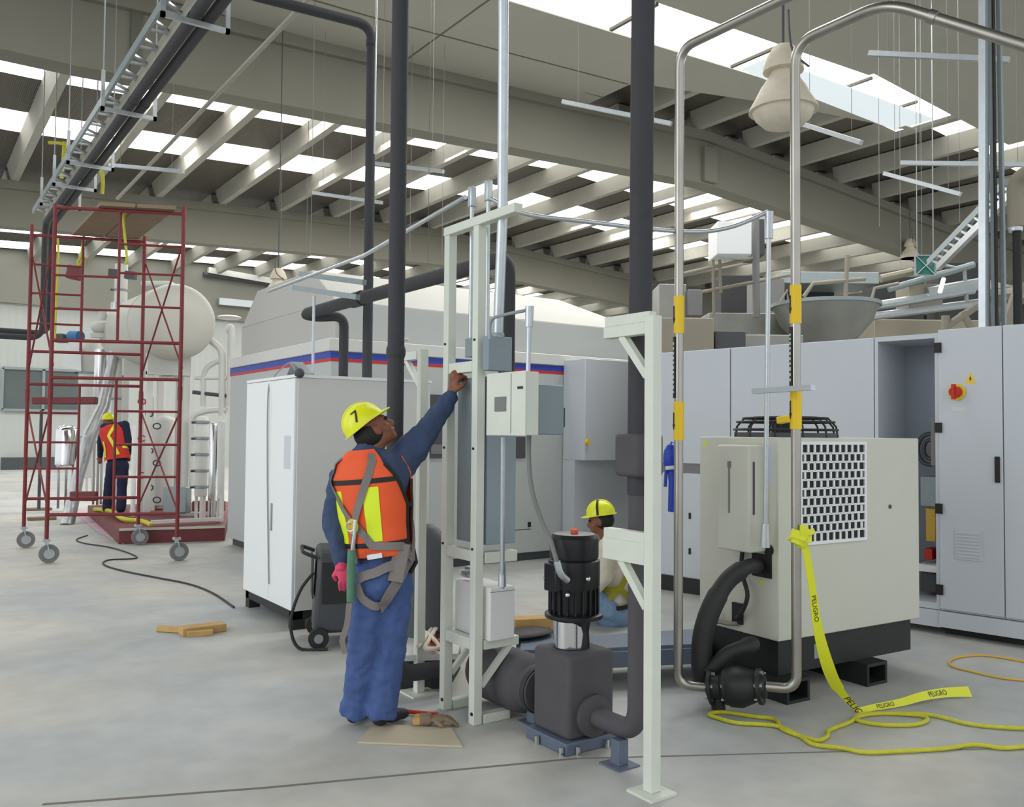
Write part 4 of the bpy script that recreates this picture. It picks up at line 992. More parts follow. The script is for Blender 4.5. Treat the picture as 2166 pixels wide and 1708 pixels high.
def tray():
    z = 5.5
    for k, (px, lab) in enumerate(((436, 'left black insulated pipe running along under the cable ladder'), (474, 'right black insulated pipe running along under the roof'))):
        a = on_z(px, 0, z); x = a.x; y2 = 18.6+.2*k
        t = thing('black_overhead_pipe', lab, 'pipe', (x, a.y, z), 'overhead black pipes')
        part('long_run', MB().tube(fillet([V((x, 3.5, z)), V((x, y2, z)), V((x, y2, 3.3+.12*k)), V((x-3.5, y2+.2, 3.32+.12*k))], .25), .054, 14), M['blk'], t)
        for yy in (8.4, 11, 14, 17): part('joint_collar', MB().cyl((x, yy, z), (x, yy+.08, z), .06, n=16), M['blk'], t)
    xl = on_z(345, 0, z+.15).x; xr = on_z(402, 0, z+.15).x
    t = thing('cable_ladder', 'long white steel cable ladder running beside the two black pipes', 'cable ladder', (xl, 8, z+.1))
    part('left_rail', MB().box(xl, xl+.03, 3.5, 18.4, z+.1, z+.2), M['galvd'], t); part('right_rail', MB().box(xr, xr+.03, 3.5, 18.4, z+.05, z+.2), M['beam'], t)
    k = 0; y = 4.0
    while y < 18.3:
        part('rung', MB().bar((xl+.02, y, z+.15), (xr+.01, y+(.18 if k % 2 else -.0), z+.15), .035, .025), M['galv'], t); y += .24; k += 1
    xh = on_z(486, 60, z-.12).x
    for n_, (px, py) in enumerate(((485, 66), (335, 252), (232, 357), (186, 400), (152, 440))):
        y = on_z(px, py, z-.1).y
        m = MB(); m.box(xl-.08, xh+.03, y-.02, y+.02, z-.13, z-.085); m.box(xl-.08, xl-.04, y-.02, y+.02, z-.13, z+.35); m.box(xh-.01, xh+.03, y-.02, y+.02, z-.13, z+.35)
        h = thing('trapeze_hanger', ('nearest', 'second', 'third', 'fourth', 'farthest')[n_]+' white U-shaped hanger carrying the black overhead pipes', 'hanger', ((xl+xh)/2, y, z-.13), 'pipe hangers')
        part('u_frame', m, M['galv'], h)
        for xx in (xl-.06, xh+.01): part('hanger_rod', MB().cyl((xx, y, z+.35), (xx, y, zb(xx)+1.15), .008, n=6), M['galvd'], h)
    zc = 5.95; a = on_z(620, 32, zc); b = on_z(246, 420, zc)
    solo('roof_tie_tube', MB().tube([V((a.x, a.y-1.2, zc)), V((a.x, b.y, zc))], .028, 10), M['beam'], 'long cream tube running under the roof right of the black overhead pipes', 'tube')
    # fabric ties
    def tie(pts, lab): solo('yellow_sling', MB().tube(smoothpath(pts, 5), .03, 8), M['rope'], lab, 'sling', 'yellow slings')
    tie([on_d(103, 302, 15), on_d(128, 303, 15), on_d(152, 312, 15)], 'yellow sling knotted on the cable ladder above the scaffold'); tie([on_d(136, 300, 15), on_d(134, 340, 15), on_d(130, 378, 15)], 'hanging tail of yellow sling left of the cable ladder')
    tie([on_d(222, 322, 14.5), on_d(208, 345, 14.5), on_d(217, 375, 14.5), on_d(216, 410, 14.5)], 'yellow sling looped round the black pipes above the scaffold')
tray()
def hangbars():
    L = [((232, 349), (388, 363), 13, 'pale strut hung on rods, left of the slim black pipe'), ((662, 408), (808, 429), 14, 'pale strut hung on rods, lower one by the slim black pipe'), ((788, 345), (938, 363), 13, 'pale strut hung on rods crossing the tall black pipe'),
         ((1838, 113), (2135, 127), 8.5, 'pale strut under the right stainless pipe elbow'), ((1905, 345), (2200, 349), 10, 'long pale strut crossing the vertical cable ladder'), ((1870, 367), (2032, 411), 11, 'short tilted strut above the inclined cable ladder'), ((1695, 262), (1822, 302), 10, 'short tilted strut right of the big lamp'), ((1190, 215), (1420, 262), 11, 'dull strut under the roof opening behind the thick riser')]
    for a, b, d, lab in L:
        A, B = on_d(*a, d+.5), on_d(*b, d-.3); B.z = A.z+(B.z-A.z)*1.0
        t = thing('hung_strut', lab, 'strut', A.lerp(B, .5), 'struts hung from the roof')
        part('strut', MB().bar(A, B, .05, .05), M['galv'], t)
        for u in (.15, .85):
            p = A.lerp(B, u); part('hanger_rod', MB().cyl(p, (p.x, p.y, zb(p.x)+1.5 if not (p.y < 13.9 and p.x < 11.6) else zp(p.x)), .0035, n=6), M['greymid'], t)
    for k, (px, y0, y1, d) in enumerate(((657, 40, 540, 13), (905, 105, 560, 12.5), (594, 310, 490, 16), (740, 425, 525, 15), (648, 420, 540, 15.5), (867, 400, 530, 15), (935, 400, 540, 15), (1905, 370, 560, 13), (1950, 380, 545, 13), (1975, 390, 545, 13.2), (2030, 150, 470, 12), (1860, 400, 480, 13))):
        p, q = on_d(px, y1, d), on_d(px, y0, d)
        labs = 'thin %s rod hanging from the roof %s' % (('dark' if px == 905 else 'silver'), ('left of the slim black pipe', 'between tall black pipe and silver conduit', 'over the far lamp', 'right of the slim black pipe', 'left of the slim black pipe, lower', 'right of the tall black pipe', 'just left of the frame top', 'left of the green sign', 'over the green sign', 'just right of the green sign', 'left of the vertical cable ladder', 'well left of the green sign')[k])
        solo('hanging_rod', MB().cyl(p, (p.x, p.y, max(q.z, zp(p.x)-.0 if p.y < 13.9 else zb(p.x)+1.5)), .004, n=6), M['greymid'] if px != 905 else M['greydk'], labs, 'rod', 'hanging rods')
hangbars()
# ------------------------------------------------------------------ lamps
def lamp(c, sc, lab, lit=False):
    t = thing('high_bay_lamp', lab, 'lamp', c)
    c = V(c)
    part('reflector', MB().lathe([(.215*sc, .0*sc), (.24*sc, .0*sc), (.236*sc, .018*sc), (.195*sc, .09*sc), (.155*sc, .17*sc), (.1*sc, .25*sc), (.08*sc, .3*sc)], c, n=28), M['lamp'], t)
    part('gear_housing', MB().lathe([(.08*sc, .285*sc), (.142*sc, .286*sc), (.138*sc, .33*sc), (.112*sc, .4*sc), (.075*sc, .46*sc), (.06*sc, .47*sc)], c, n=14), M['lamp'], t)
    part('lens', MB().lathe([(.05, -.13*sc), (.14*sc, -.1*sc), (.195*sc, -.045*sc), (.215*sc, .003*sc)] if not lit else [(.05, 0), (.21*sc, .0), (.225*sc, .02*sc)], c, n=28), M['white'] if lit else M['lamp'], t)
    top = zp(c.x) if c.y < 13.9 else zb(c.x)+1.5
    part('cord', MB().tube(smoothpath([c+V((.0, .0, .48*sc)), c+V((0, 0, .8*sc)), V((c.x, c.y, top))], 5), .01, 8), M['greydk'], t)
    cb = MB().tube(smoothpath([c+V((-.02, -.06, .7*sc)), c+V((-.1, -.13, .5*sc)), c+V((-.08, -.15, .35*sc)), c+V((.02, -.2, .26*sc))], 5), .008, 8); part('loose_wire', cb, M['greydk'], t)
lamp(on_d(1657, 236, 6.2), 1.0, 'large cream high bay lamp hanging at upper right')
lamp(on_d(588, 627, 14), .95, 'smaller far high bay lamp above the striped enclosure', True)
lamp(on_d(1925, 547, 25), 1.2, 'distant pale lamp just left of the green sign', True)
# ------------------------------------------------------------------ process equipment behind the scaffold
def gasplant():
    sk = thing('maroon_skid', 'low maroon steel platform carrying the white tanks', 'platform', (3.4, 15, 0))
    a, b = on_z(245, 1150), V((3.92, 12.7, 0)); e = V((.35, 4.6, 0))
    a = V((2.55, 13.1, 0)); b = V((3.9, 12.75, 0))
    part('deck', MB().prism([a, b, b+e+V((1.2, 0, 0)), a+e], (0, 0, .19)), M['maroon'], sk)
    part('edge_lip', MB().bar(a+V((0, 0, .2)), b+V((0, 0, .2)), .03, .03), M['tank'], sk)
    part('white_pipe_rail', MB().bar(on_z(320, 1105, .25), on_z(470, 1098, .25), .06, .05), M['bigwhite'], sk)
    solo('pink_tarp', MB().prism([on_z(150, 1080, .005), on_z(245, 1075, .005), on_z(262, 1152, .005), on_z(205, 1125, .005)], (0, 0, .006)), M['pinktarp'], 'pale pink sheet spread on the floor beside the maroon platform', 'sheet')
    c = on_d(386, 677, 14.3); dr = V((-.05, 1, 0)).normalized(); r = .625
    t = thing('storage_tank', 'big white horizontal tank with round domed end behind the scaffold', 'tank', c-V((0, 0, r)))
    prof = [(r*math.sin(k*PI/16), -r*.42*math.cos(k*PI/16)) for k in range(9)]
    prof = [(max(.01, q[0]), q[1]) for q in prof]+[(r, .02), (r, 2.6), (r*.8, 2.85), (r*.3, 3.0)]
    part('shell', MB().lathe(prof, c+dr*.26, dr, 40), M['tank'], t)
    part('seam_ring', MB().lathe([(r, 0), (r+.012, .01), (r+.012, .05), (r, .06)], c+dr*.9, dr, 40), M['tank'], t)
    for yy in (.7, 2.2):
        q = c+dr*yy; part('saddle', MB().box(q.x-.35, q.x+.35, q.y-.08, q.y+.08, q.z-r-.25, q.z-r*.75), M['bigwhite'], t)
        for sx in (-.3, .3): part('stand_leg', MB().box(q.x+sx-.05, q.x+sx+.05, q.y-.05, q.y+.05, .19, q.z-r-.2), M['bigwhite'], t)
    n = [0]
    def vert(px, y0, y1, w, d, nm, m, lab, cat, dome=True, extra=0):
        top = on_d(px, y0, d); bot = on_d(px, y1, d); rr = w*d/1850/2
        tt = thing(nm, lab, cat, (top.x, top.y, bot.z))
        pr = [(rr*.9, 0), (rr, .02), (rr, (top.z-bot.z)-rr*.5)]+([(rr*.8, top.z-bot.z-rr*.2), (rr*.4, top.z-bot.z)] if dome else [(rr, top.z-bot.z)])
        part('body', MB().lathe(pr, (top.x, top.y, bot.z), n=24), m, tt)
        zf = .19
        if bot.z > zf+.05:
            for k in range(3):
                a = k*2.1+.4; part('leg', MB().bar((top.x+rr*.7*math.cos(a), top.y+rr*.7*math.sin(a), zf), (top.x+rr*.7*math.cos(a), top.y+rr*.7*math.sin(a), bot.z+.05), .04), m, tt)
        for k in range(extra):
            zz = bot.z+(top.z-bot.z)*(k+.5)/extra; part('clamp_ring', MB().lathe([(rr, 0), (rr+.02, .01), (rr+.02, .04), (rr, .05)], (top.x, top.y, zz), n=20), M['galvd'], tt)
            part('ring_bolt', MB().cyl((top.x-rr-.02, top.y-.02, zz+.02), (top.x-rr-.07, top.y-.02, zz+.02), .02, n=8), M['greydk'], tt)
        return tt
    vert(428, 880, 1050, 26, 13.9, 'filter_column', M['bigwhite'], 'white filter column with dark clamps left of the striped enclosure', 'column', True, 5)
    vert(452, 895, 1058, 16, 13.7, 'steel_column', M['chrome'], 'shiny steel column, middle of the three beside the striped enclosure', 'column')
    vert(470, 890, 1055, 14, 13.5, 'white_column', M['bigwhite'], 'thin white column touching the striped enclosure edge', 'column')
    vert(388, 765, 1075, 28, 15.2, 'tall_column', M['tank'], 'tall white column standing below the round tank', 'column', False)
    vert(349, 880, 1070, 46, 15.6, 'white_vessel', M['bigwhite'], 'wide white vessel behind the right scaffold legs', 'vessel', True)
    vert(142, 900, 985, 44, 15.5, 'steel_drum', M['chrome'], 'shiny steel drum vessel behind the left scaffold side', 'drum', True)
    vert(257, 560, 905, 26, 16.5, 'upright_pipe', M['bigwhite'], 'tall white upright pipe in the middle of the scaffold opening', 'pipe', False, 3)
    vert(213, 740, 880, 24, 16.4, 'steel_duct', M['chrome'], 'shiny upright steel duct above the bending worker', 'duct', False)
    vert(190, 720, 1010, 40, 17.2, 'white_tower', M['bigwhite'], 'wide white tower behind the shiny steel duct', 'tower', False, 2)
    vert(285, 900, 1085, 10, 14.2, 'thin_white_post', M['white'], 'thin white post just right of the bending worker', 'post', False)
    # slanted foil pipe
    t = thing('foil_duct', 'slanting foil-wrapped duct leaning down left of the bending worker', 'duct', on_d(145, 1105, 14.6))
    part('upper', MB().tube([on_d(245, 640, 16), on_d(240, 760, 16), on_d(218, 860, 15.6), on_d(185, 930, 15.3)], [.09, .09, .11, .13], 14), M['foil'], t)
    part('lower', MB().tube([on_d(188, 925, 15.3), on_d(165, 1010, 15), on_d(142, 1112, 14.6)], [.12, .1, .11], 14), M['foil'], t)
    # round cream valve head, blue motor, dark boxes
    t = thing('valve_head', 'rounded cream valve head amid the pipes inside the scaffold', 'valve', on_d(215, 700, 16)); part('bonnet', MB().sph(on_d(217, 693, 16), (.2, .2, .14), 16, 10), M['tank'], t)
    part('neck', MB().cyl(on_d(217, 680, 16), on_d(217, 655, 16), .09, .06, 12), M['tank'], t); part('base_flange', MB().cyl(on_d(217, 715, 16), on_d(217, 706, 16), .2, n=18), M['tank'], t)
    t = thing('blue_motor', 'small blue motor beside the black pipes inside the scaffold', 'motor', on_d(160, 722, 16)); part('body', MB().cyl(on_d(150, 712, 16), on_d(170, 712, 15.9), .1, n=16), M['bluebox'], t); part('cap', MB().cyl(on_d(146, 712, 16), on_d(150, 712, 16), .08, n=14), M['greydk'], t)
    solo('dark_actuator', MB().bar(on_d(118, 716, 16), on_d(140, 716, 16), .2, .16), M['greydk'], 'dark valve actuator left of the small blue motor', 'actuator', bevel=.02)
    solo('dark_joint_box', MB().bar(on_d(232, 578, 16), on_d(250, 579, 16), .12, .14), M['greydk'], 'small dark box on white piping, left of the matching one', 'box'); solo('dark_joint_box', MB().bar(on_d(266, 582, 16), on_d(287, 584, 16), .12, .14), M['greydk'], 'small dark box on white piping, right of the matching one', 'box')
    solo('red_chain_block', MB().bar(on_d(145, 575, 13), on_d(170, 580, 13), .16, .2), M['maroon'], 'dark red hoist block hanging inside the scaffold', 'hoist', bevel=.02)
    solo('white_hood', MB().hexa([on_d(128, 775, 16.5), on_d(172, 785, 16.5), on_d(172, 785, 17), on_d(128, 775, 17), on_d(140, 735, 16.5), on_d(170, 735, 16.5), on_d(170, 735, 17), on_d(140, 735, 17)]), M['white'], 'plain white hood piece in front of the wall window', 'hood')
    random.seed(11)
    PT = [([(300, 600), (372, 600), (372, 640)], 'white pipe crossing over the top of the round tank', .045), ([(478, 700), (490, 690), (486, 860)], 'white pipe standing close left of the striped enclosure', .06), ([(405, 1030), (405, 880), (440, 868), (480, 868)], 'white bent pipe curving over the three columns', .05), ([(430, 860), (430, 780), (470, 760)], 'white angled pipe right under the round tank', .045),
          ([(470, 880), (470, 740), (445, 720)], 'white rising pipe between tank and striped enclosure', .06), ([(340, 760), (340, 800), (370, 800)], 'white short elbow pipe under the round tank', .05), ([(412, 800), (480, 800)], 'white level pipe right of the tall column', .035), ([(408, 830), (480, 838)], 'dark level pipe right of the tall column', .035), ([(300, 830), (300, 1085)], 'white upright pipe behind the scaffold inner leg', .03), ([(320, 840), (322, 1080)], 'white upright pipe nearest the wide white vessel', .04)]
    for pts, lab, r in PT:
        solo('process_pipe', MB().tube(fillet([on_d(x, y, 14.9) for x, y in pts], .18), r, 10), M['greydk'] if lab.startswith('dark') else M['bigwhite'], lab, 'pipe', 'white process pipes')
    for k in range(9):
        px = 300+(k % 3)*16; y = 850+k*26
        solo('hand_wheel', MB().tube([on_d(px+8*math.cos(a*PI/6), y+6*math.sin(a*PI/6), 14.6) for a in range(13)], .012, 6), M['redp'] if k % 3 == 0 else M['greydk'], 'small %s valve wheel behind the scaffold, %s, %s from the top' % ('red' if k % 3 == 0 else 'dark', ('left column', 'middle column', 'right column')[k % 3], ('first', 'second', 'third')[k//3]), 'valve wheel', ('red' if k % 3 == 0 else 'dark')+' valve wheels behind the scaffold')
    for (x0, y0, x1, y1, m, lab) in ((350, 1030, 400, 1085, 'galvd', 'grey pump body at the foot of the tall column'), (408, 1060, 475, 1082, 'maroon', 'low maroon manifold under the three columns'), (150, 1040, 205, 1060, 'maroon', 'maroon beam behind the bending worker, on the left'), (330, 1085, 420, 1100, 'galvd', 'grey low casting on the maroon platform'), (70, 840, 205, 856, 'maroon', 'maroon cross beam level with the wall window')):
        d = 14.4; a, b_ = on_d(x0, (y0+y1)/2, d), on_d(x1, (y0+y1)/2, d); h = (y1-y0)*d/1850
        solo('base_casting' if m == 'galvd' else 'support_beam', MB().bar(a, b_, .25 if m == 'galvd' else .12, h), M[m], lab, 'machine part' if m == 'galvd' else 'beam', bevel=.02)
    for (px, y) in ((82, 1080), (88, 1100)):
        p = on_z(px, y); solo('timber_base', MB().box(p.x-.22, p.x+.22, p.y-.12, p.y+.12, 0, .05), M['ply'], 'flat wooden base on the floor behind the scaffold, %s one' % ('farther' if y == 1080 else 'nearer'), 'board', bevel=.01)
    solo('jack_post', MB().cyl(on_z(82, 1078, .05), on_z(82, 1078, .05)+V((0, 0, 1.9)), .03, n=10), M['greydk'], 'thin dark jack post on a flat wooden base', 'post')
    solo('yellow_rope_heap', MB().tube(smoothpath([on_z(200, 1078, .22), on_z(235, 1082, .25), on_z(260, 1098, .24), on_z(300, 1103, .22), on_z(320, 1112, .2)], 6), .035, 8), M['rope'], 'yellow rope heap at the feet of the bending worker', 'rope')
    # black line in front of the wall at left, long rails at the back
    solo('wall_pipe', MB().cyl(on_y(430, 580, 38.85), on_y(640, 612, 38.85), .1, n=10), M['greydk'], 'dark rail high on the back wall right of the tank', 'rail')
    solo('pale_wall_duct', MB().bar(on_y(440, 572, 38.8), on_y(590, 598, 38.8), .3, .25), M['offwhite'], 'pale level duct high on the back wall right of the tank', 'duct')
    solo('perforated_tray', MB().bar(on_y(462, 638, 38.8), on_y(570, 648, 38.8), .3, .3), M['galv'], 'silver cable tray behind the tank, left of the enclosure hood', 'cable tray')
    solo('small_round_light', MB().sph(on_d(485, 672, 18), (.24, .24, .05), 16, 8), M['tank'], 'flat round white fitting between tank and striped enclosure', 'fitting')
gasplant()
# ------------------------------------------------------------------ machinery above the cabinet bank
def upper():
    def pbox(nm, x0, y0, x1, y1, d, dep, m, lab, cat, side=None):
        a, b_ = on_d(x0, y1, d), on_d(x1, y1, d); zt = on_d((x0+x1)/2, y0, d).z; zb_ = (a.z+b_.z)/2
        bk = V((FW.x, FW.y, 0)).normalized()*dep; 
        if nm in ('dark_backdrop', 'dark_housing', 'grey_housing', 'beige_housing', 'grey_cover', 'machine_wall', 'long_platform', 'grey_rear_machine'): zb_ = 0
        a.z = b_.z = zb_
        return solo(nm, MB().prism([a, b_, b_+bk, a+bk], (0, 0, zt-zb_)), M[m], lab, cat, bevel=.012)
    pbox('beige_housing', 1392, 672, 1510, 790, 10.3, .7, 'beige', 'beige machine housing above the bank, left of the chiller conduit', 'housing')
    pbox('dark_housing', 1512, 700, 1578, 790, 10.4, .5, 'greydk', 'dark box beside the beige housing above the bank', 'housing')
    pbox('grey_housing', 1580, 708, 1700, 800, 11, .8, 'steel', 'pale grey housing behind the chiller conduit', 'housing')
    pbox('grey_cover', 1394, 600, 1452, 690, 11, .6, 'steel', 'pale upper cover directly right of the thick black riser', 'cover')
    pbox('panel_box', 1455, 612, 1486, 668, 10.9, .2, 'greymid', 'small grey panel box above the beige housing', 'box')
    pbox('long_platform', 1500, 662, 1660, 705, 13, 1.5, 'steel', 'long pale machine deck behind the two stainless pipes', 'deck')
    pbox('white_duct_box', 1517, 468, 1590, 538, 11.9, .55, 'white', 'white square duct box hanging high between the stainless pipes', 'duct')
    pbox('dark_duct_side', 1593, 462, 1618, 540, 12.6, .6, 'greydk', 'dark duct end beside the white square duct box', 'duct')
    pbox('machine_wall', 1850, 676, 2080, 800, 14, 1.2, 'beige', 'large dull machine body behind the open cabinet top', 'machine')
    pbox('grey_rear_machine', 1600, 588, 1660, 664, 14.5, .6, 'greymid', 'mid grey machine block behind the right stainless pipe', 'machine')
    pbox('light_hood', 1655, 575, 1860, 600, 16, 1.0, 'galvd', 'long pale hood above the steel hopper', 'hood')
    pbox('control_desk', 1925, 600, 1995, 655, 13.2, .5, 'beige', 'dull box hanging under the green sign', 'box')
    c = on_d(1745, 648, 12.4)
    t = thing('steel_hopper', 'wide grey steel hopper above the cabinet bank', 'hopper', c-V((0, 0, .75)))
    part('bowl', MB().lathe([(.15, -.75), (.3, -.62), (.62, -.25), (.72, 0), (.7, 0), (.6, -.24)], c, n=32), M['steel'], t)
    part('rim', MB().lathe([(.72, -.02), (.75, -.02), (.75, .03), (.7, .03)], c, n=32), M['galvd'], t)
    part('dark_throat', MB().cyl(c+V((0, 0, -.8)), c+V((0, 0, -.74)), .2, n=18), M['ink'], t)
    part('stand', MB().cyl(V((c.x, c.y, 0)), c+V((0, 0, -.75)), .12, n=12), M['greymid'], t)
    def rail(pts, d, r, m, lab, cat='rail', nm='guard_rail', grp='rails over the machines'):
        solo(nm, MB().tube([on_d(x, y, dd) for (x, y), dd in zip(pts, [d+(.0)*k for k in range(len(pts))])], r, 8), M[m], lab, cat, grp)
    R = [([(1432, 582), (1600, 545)], 'upper guard rail left of the chiller conduit', .025), ([(1485, 618), (1620, 592), (1690, 578)], 'lower guard rail behind the chiller conduit', .025), ([(1508, 545), (1510, 668)], 'first upright of the guard rail left of the chiller conduit', .022), ([(1522, 545), (1525, 620)], 'second upright of the guard rail left of the chiller conduit', .022),
         ([(1598, 455), (1600, 672)], 'thick grey upright under the dark duct end', .05), ([(1792, 540), (1788, 650)], 'slim upright rising behind the steel hopper', .03), ([(1700, 628), (1720, 600), (1830, 590)], 'bent rail just above the steel hopper', .03), ([(1840, 650), (1850, 610), (1900, 600)], 'bent rail right of the steel hopper', .025), ([(1645, 648), (1665, 615), (1668, 648)], 'pointed rail left of the right yellow band', .022)]
    for pts, lab, r in R: rail(pts, 12.3, r, 'beige' if r < .05 else 'greymid', lab)
    Pp = [([(1770, 660), (1900, 640), (2060, 612)], 'silver pipe running right above the hopper, upper one', .07, 'galv'), ([(1830, 672), (1960, 655), (2075, 640)], 'silver pipe running right above the hopper, lower one', .06, 'galv'), ([(1880, 612), (2060, 560)], 'dull pipe sloping up behind the green sign', .05, 'galvd'), ([(1960, 620), (2075, 600)], 'bright pipe running behind the lit yellow tube', .09, 'galv'), ([(1985, 560), (2040, 570), (2045, 640)], 'bent dull rail right of the green sign', .03, 'galvd'), ([(1862, 590), (1930, 575)], 'pale short pipe left of the green sign', .06, 'beige')]
    for pts, lab, r, m in Pp: rail(pts, 13.2, r, m, lab, 'pipe', 'machine_pipe', 'pipes over the machines')
    D = [([(1998, 694), (2070, 645)], 'long sloping tan strut at the foot of the vertical cable ladder', .035), ([(2000, 696), (2000, 668)], 'short tan post at the foot of the sloping strut', .035), ([(2035, 660), (2055, 695)], 'right leaning tan strut under the sloping strut', .03), ([(2128, 690), (2160, 600)], 'tan strut leaning at the right edge', .05)]
    for pts, lab, r in D: rail(pts, 7.5, r, 'beige', lab, 'strut', 'sloping_strut', 'tan struts above the bank')
    for (x, y, w, h_, lab) in ((1700, 618, 90, 40, 'left dark backdrop block above the hopper'), (1890, 610, 90, 50, 'middle dark backdrop block behind the control desk'), (2030, 585, 90, 60, 'right dark backdrop block beside the vertical cable ladder'), (1560, 612, 70, 60, 'dark backdrop block behind the chiller conduit')):
        pbox('dark_backdrop', x-w/2, y-h_/2, x+w/2+20, y+h_/2, 17, .5, 'skid', lab, 'machine')  # solid black blocks added as backdrop for the dark region behind the machines
    # green sign
    p = on_d(1957, 562, 13); rt = V((RT.x, RT.y, 0)).normalized(); w = .15
    t = thing('green_sign', 'square green sign with pale cross lines hanging above the machines', 'sign', p-V((0, 0, w)))
    q = [p-rt*w-V((0, 0, w)), p+rt*w-V((0, 0, w)), p+rt*w+V((0, 0, w)), p-rt*w+V((0, 0, w))]; bkv = V((FW.x, FW.y, 0))*.02
    part('plate', MB().prism(q, bkv), M['signg'], t)
    fm = MB(); fr = -bkv*.3
    for a, b_ in zip(q, q[1:]+q[:1]): fm.bar(a+fr, b_+fr, .025, .02)
    part('pale_border', fm, M['galvd'], t)
    xm = MB(); xm.bar(q[0]+fr*2, q[2]+fr*2, .02, .01); xm.bar(q[1]+fr*2, q[3]+fr*2, .015, .01); part('cross_lines', xm, M['galv'], t)
    for k, xx in enumerate((-.12, .12)): part('hanger_wire', MB().cyl(p+rt*xx+V((0, 0, w)), p+rt*xx+V((0, 0, zb(p.x)+1.5-p.z)), .006, n=6), M['galvd'], t)
    a, b_ = on_d(1988, 618, 12.5), on_d(1996, 590, 12.6); solo('lit_tube_lamp', MB().cyl(a, b_, .03, n=10), M['lit'], 'small lit yellow tube lamp right of the green sign', 'lamp')
    # inclined ladder
    t = thing('inclined_cable_ladder', 'inclined silver cable ladder rising from the green sign to the right', 'cable ladder', on_d(1970, 560, 12))
    e = [(1965, 556), (2130, 385)]; e2 = [(1985, 565), (2150, 400)]
    part('left_rail', MB().bar(on_d(*e[0], 12.5), on_d(*e[1], 10), .06, .09), M['galvd'], t); part('right_rail', MB().bar(on_d(*e2[0], 12), on_d(*e2[1], 9.6), .06, .09), M['galv'], t)
    for k in range(12):
        u = (k+.5)/12; part('rung', MB().bar(on_d(*e[0], 12.5).lerp(on_d(*e[1], 10), u), on_d(*e2[0], 12).lerp(on_d(*e2[1], 9.6), u), .03, .03), M['galv'], t)
    # right edge pipe
    t = thing('lagged_pipe', 'dark vertical pipe with a silver flange at the right edge, on the cabinet bank', 'pipe', on_d(2152, 690, 6.9))
    part('dark_length', MB().cyl(on_d(2153, 688, 6.9), on_d(2151, 480, 6.9), .032, n=14), M['ink'], t)
    part('flange', MB().lathe([(.05, 0), (.055, .02), (.04, .06), (.05, .12), (.03, .14)], on_d(2148, 490, 6.9), n=16), M['galv'], t)
    part('elbow', MB().tube(fillet([on_d(2150, 480, 6.9), on_d(2146, 380, 6.9), on_d(2200, 350, 6.7)], .15), .06, 14), M['beige'], t)
upper()
#%%PEOPLE
# ------------------------------------------------------------------ people
def cap(m, a, b, r0, r1, n=16):
    a = V(a); b = V(b); m.cyl(a, b, r0, r1, n); m.sph(a, r0*.999, n, 10); m.sph(b, r1*.999, n, 10)
def chain(m, pts, rs, n=16):
    for i in range(len(pts)-1): cap(m, pts[i], pts[i+1], rs[i], rs[i+1], n)
def fuse(name, m, mt, parent, voxel=.009, sm=6, wrinkle=0.0, wscale=.06):
    me = bpy.data.meshes.new('tmp'); me.from_pydata([tuple(v) for v in m.v], [], m.f)
    bm = bmesh.new(); bm.from_mesh(me); bmesh.ops.recalc_face_normals(bm, faces=bm.faces); bm.to_mesh(me); bm.free()
    o = bpy.data.objects.new('tmp', me); COL.objects.link(o)
    r = o.modifiers.new('r', 'REMESH'); r.mode = 'VOXEL'; r.voxel_size = voxel
    if sm: q = o.modifiers.new('s', 'SMOOTH'); q.iterations = sm; q.factor = .5
    if wrinkle:
        tx = bpy.data.textures.new('folds', 'CLOUDS'); tx.noise_scale = wscale; tx.noise_depth = 2
        dd = o.modifiers.new('d', 'DISPLACE'); dd.texture = tx; dd.strength = wrinkle; dd.mid_level = .5; dd.texture_coords = 'LOCAL'
        q = o.modifiers.new('s2', 'SMOOTH'); q.iterations = 2
    dg = bpy.context.evaluated_depsgraph_get(); nm = bpy.data.meshes.new_from_object(o.evaluated_get(dg))
    bpy.data.objects.remove(o); bpy.data.meshes.remove(me)
    mb = MB(); mb.v = [v.co.copy() for v in nm.vertices]; mb.f = [tuple(p.vertices) for p in nm.polygons]; mb.mi = [0]*len(mb.f)
    bpy.data.meshes.remove(nm)
    ob = part(name, mb, mt, parent); bv = BVHTree.FromPolygons([tuple(v) for v in mb.v], mb.f)
    return ob, bv
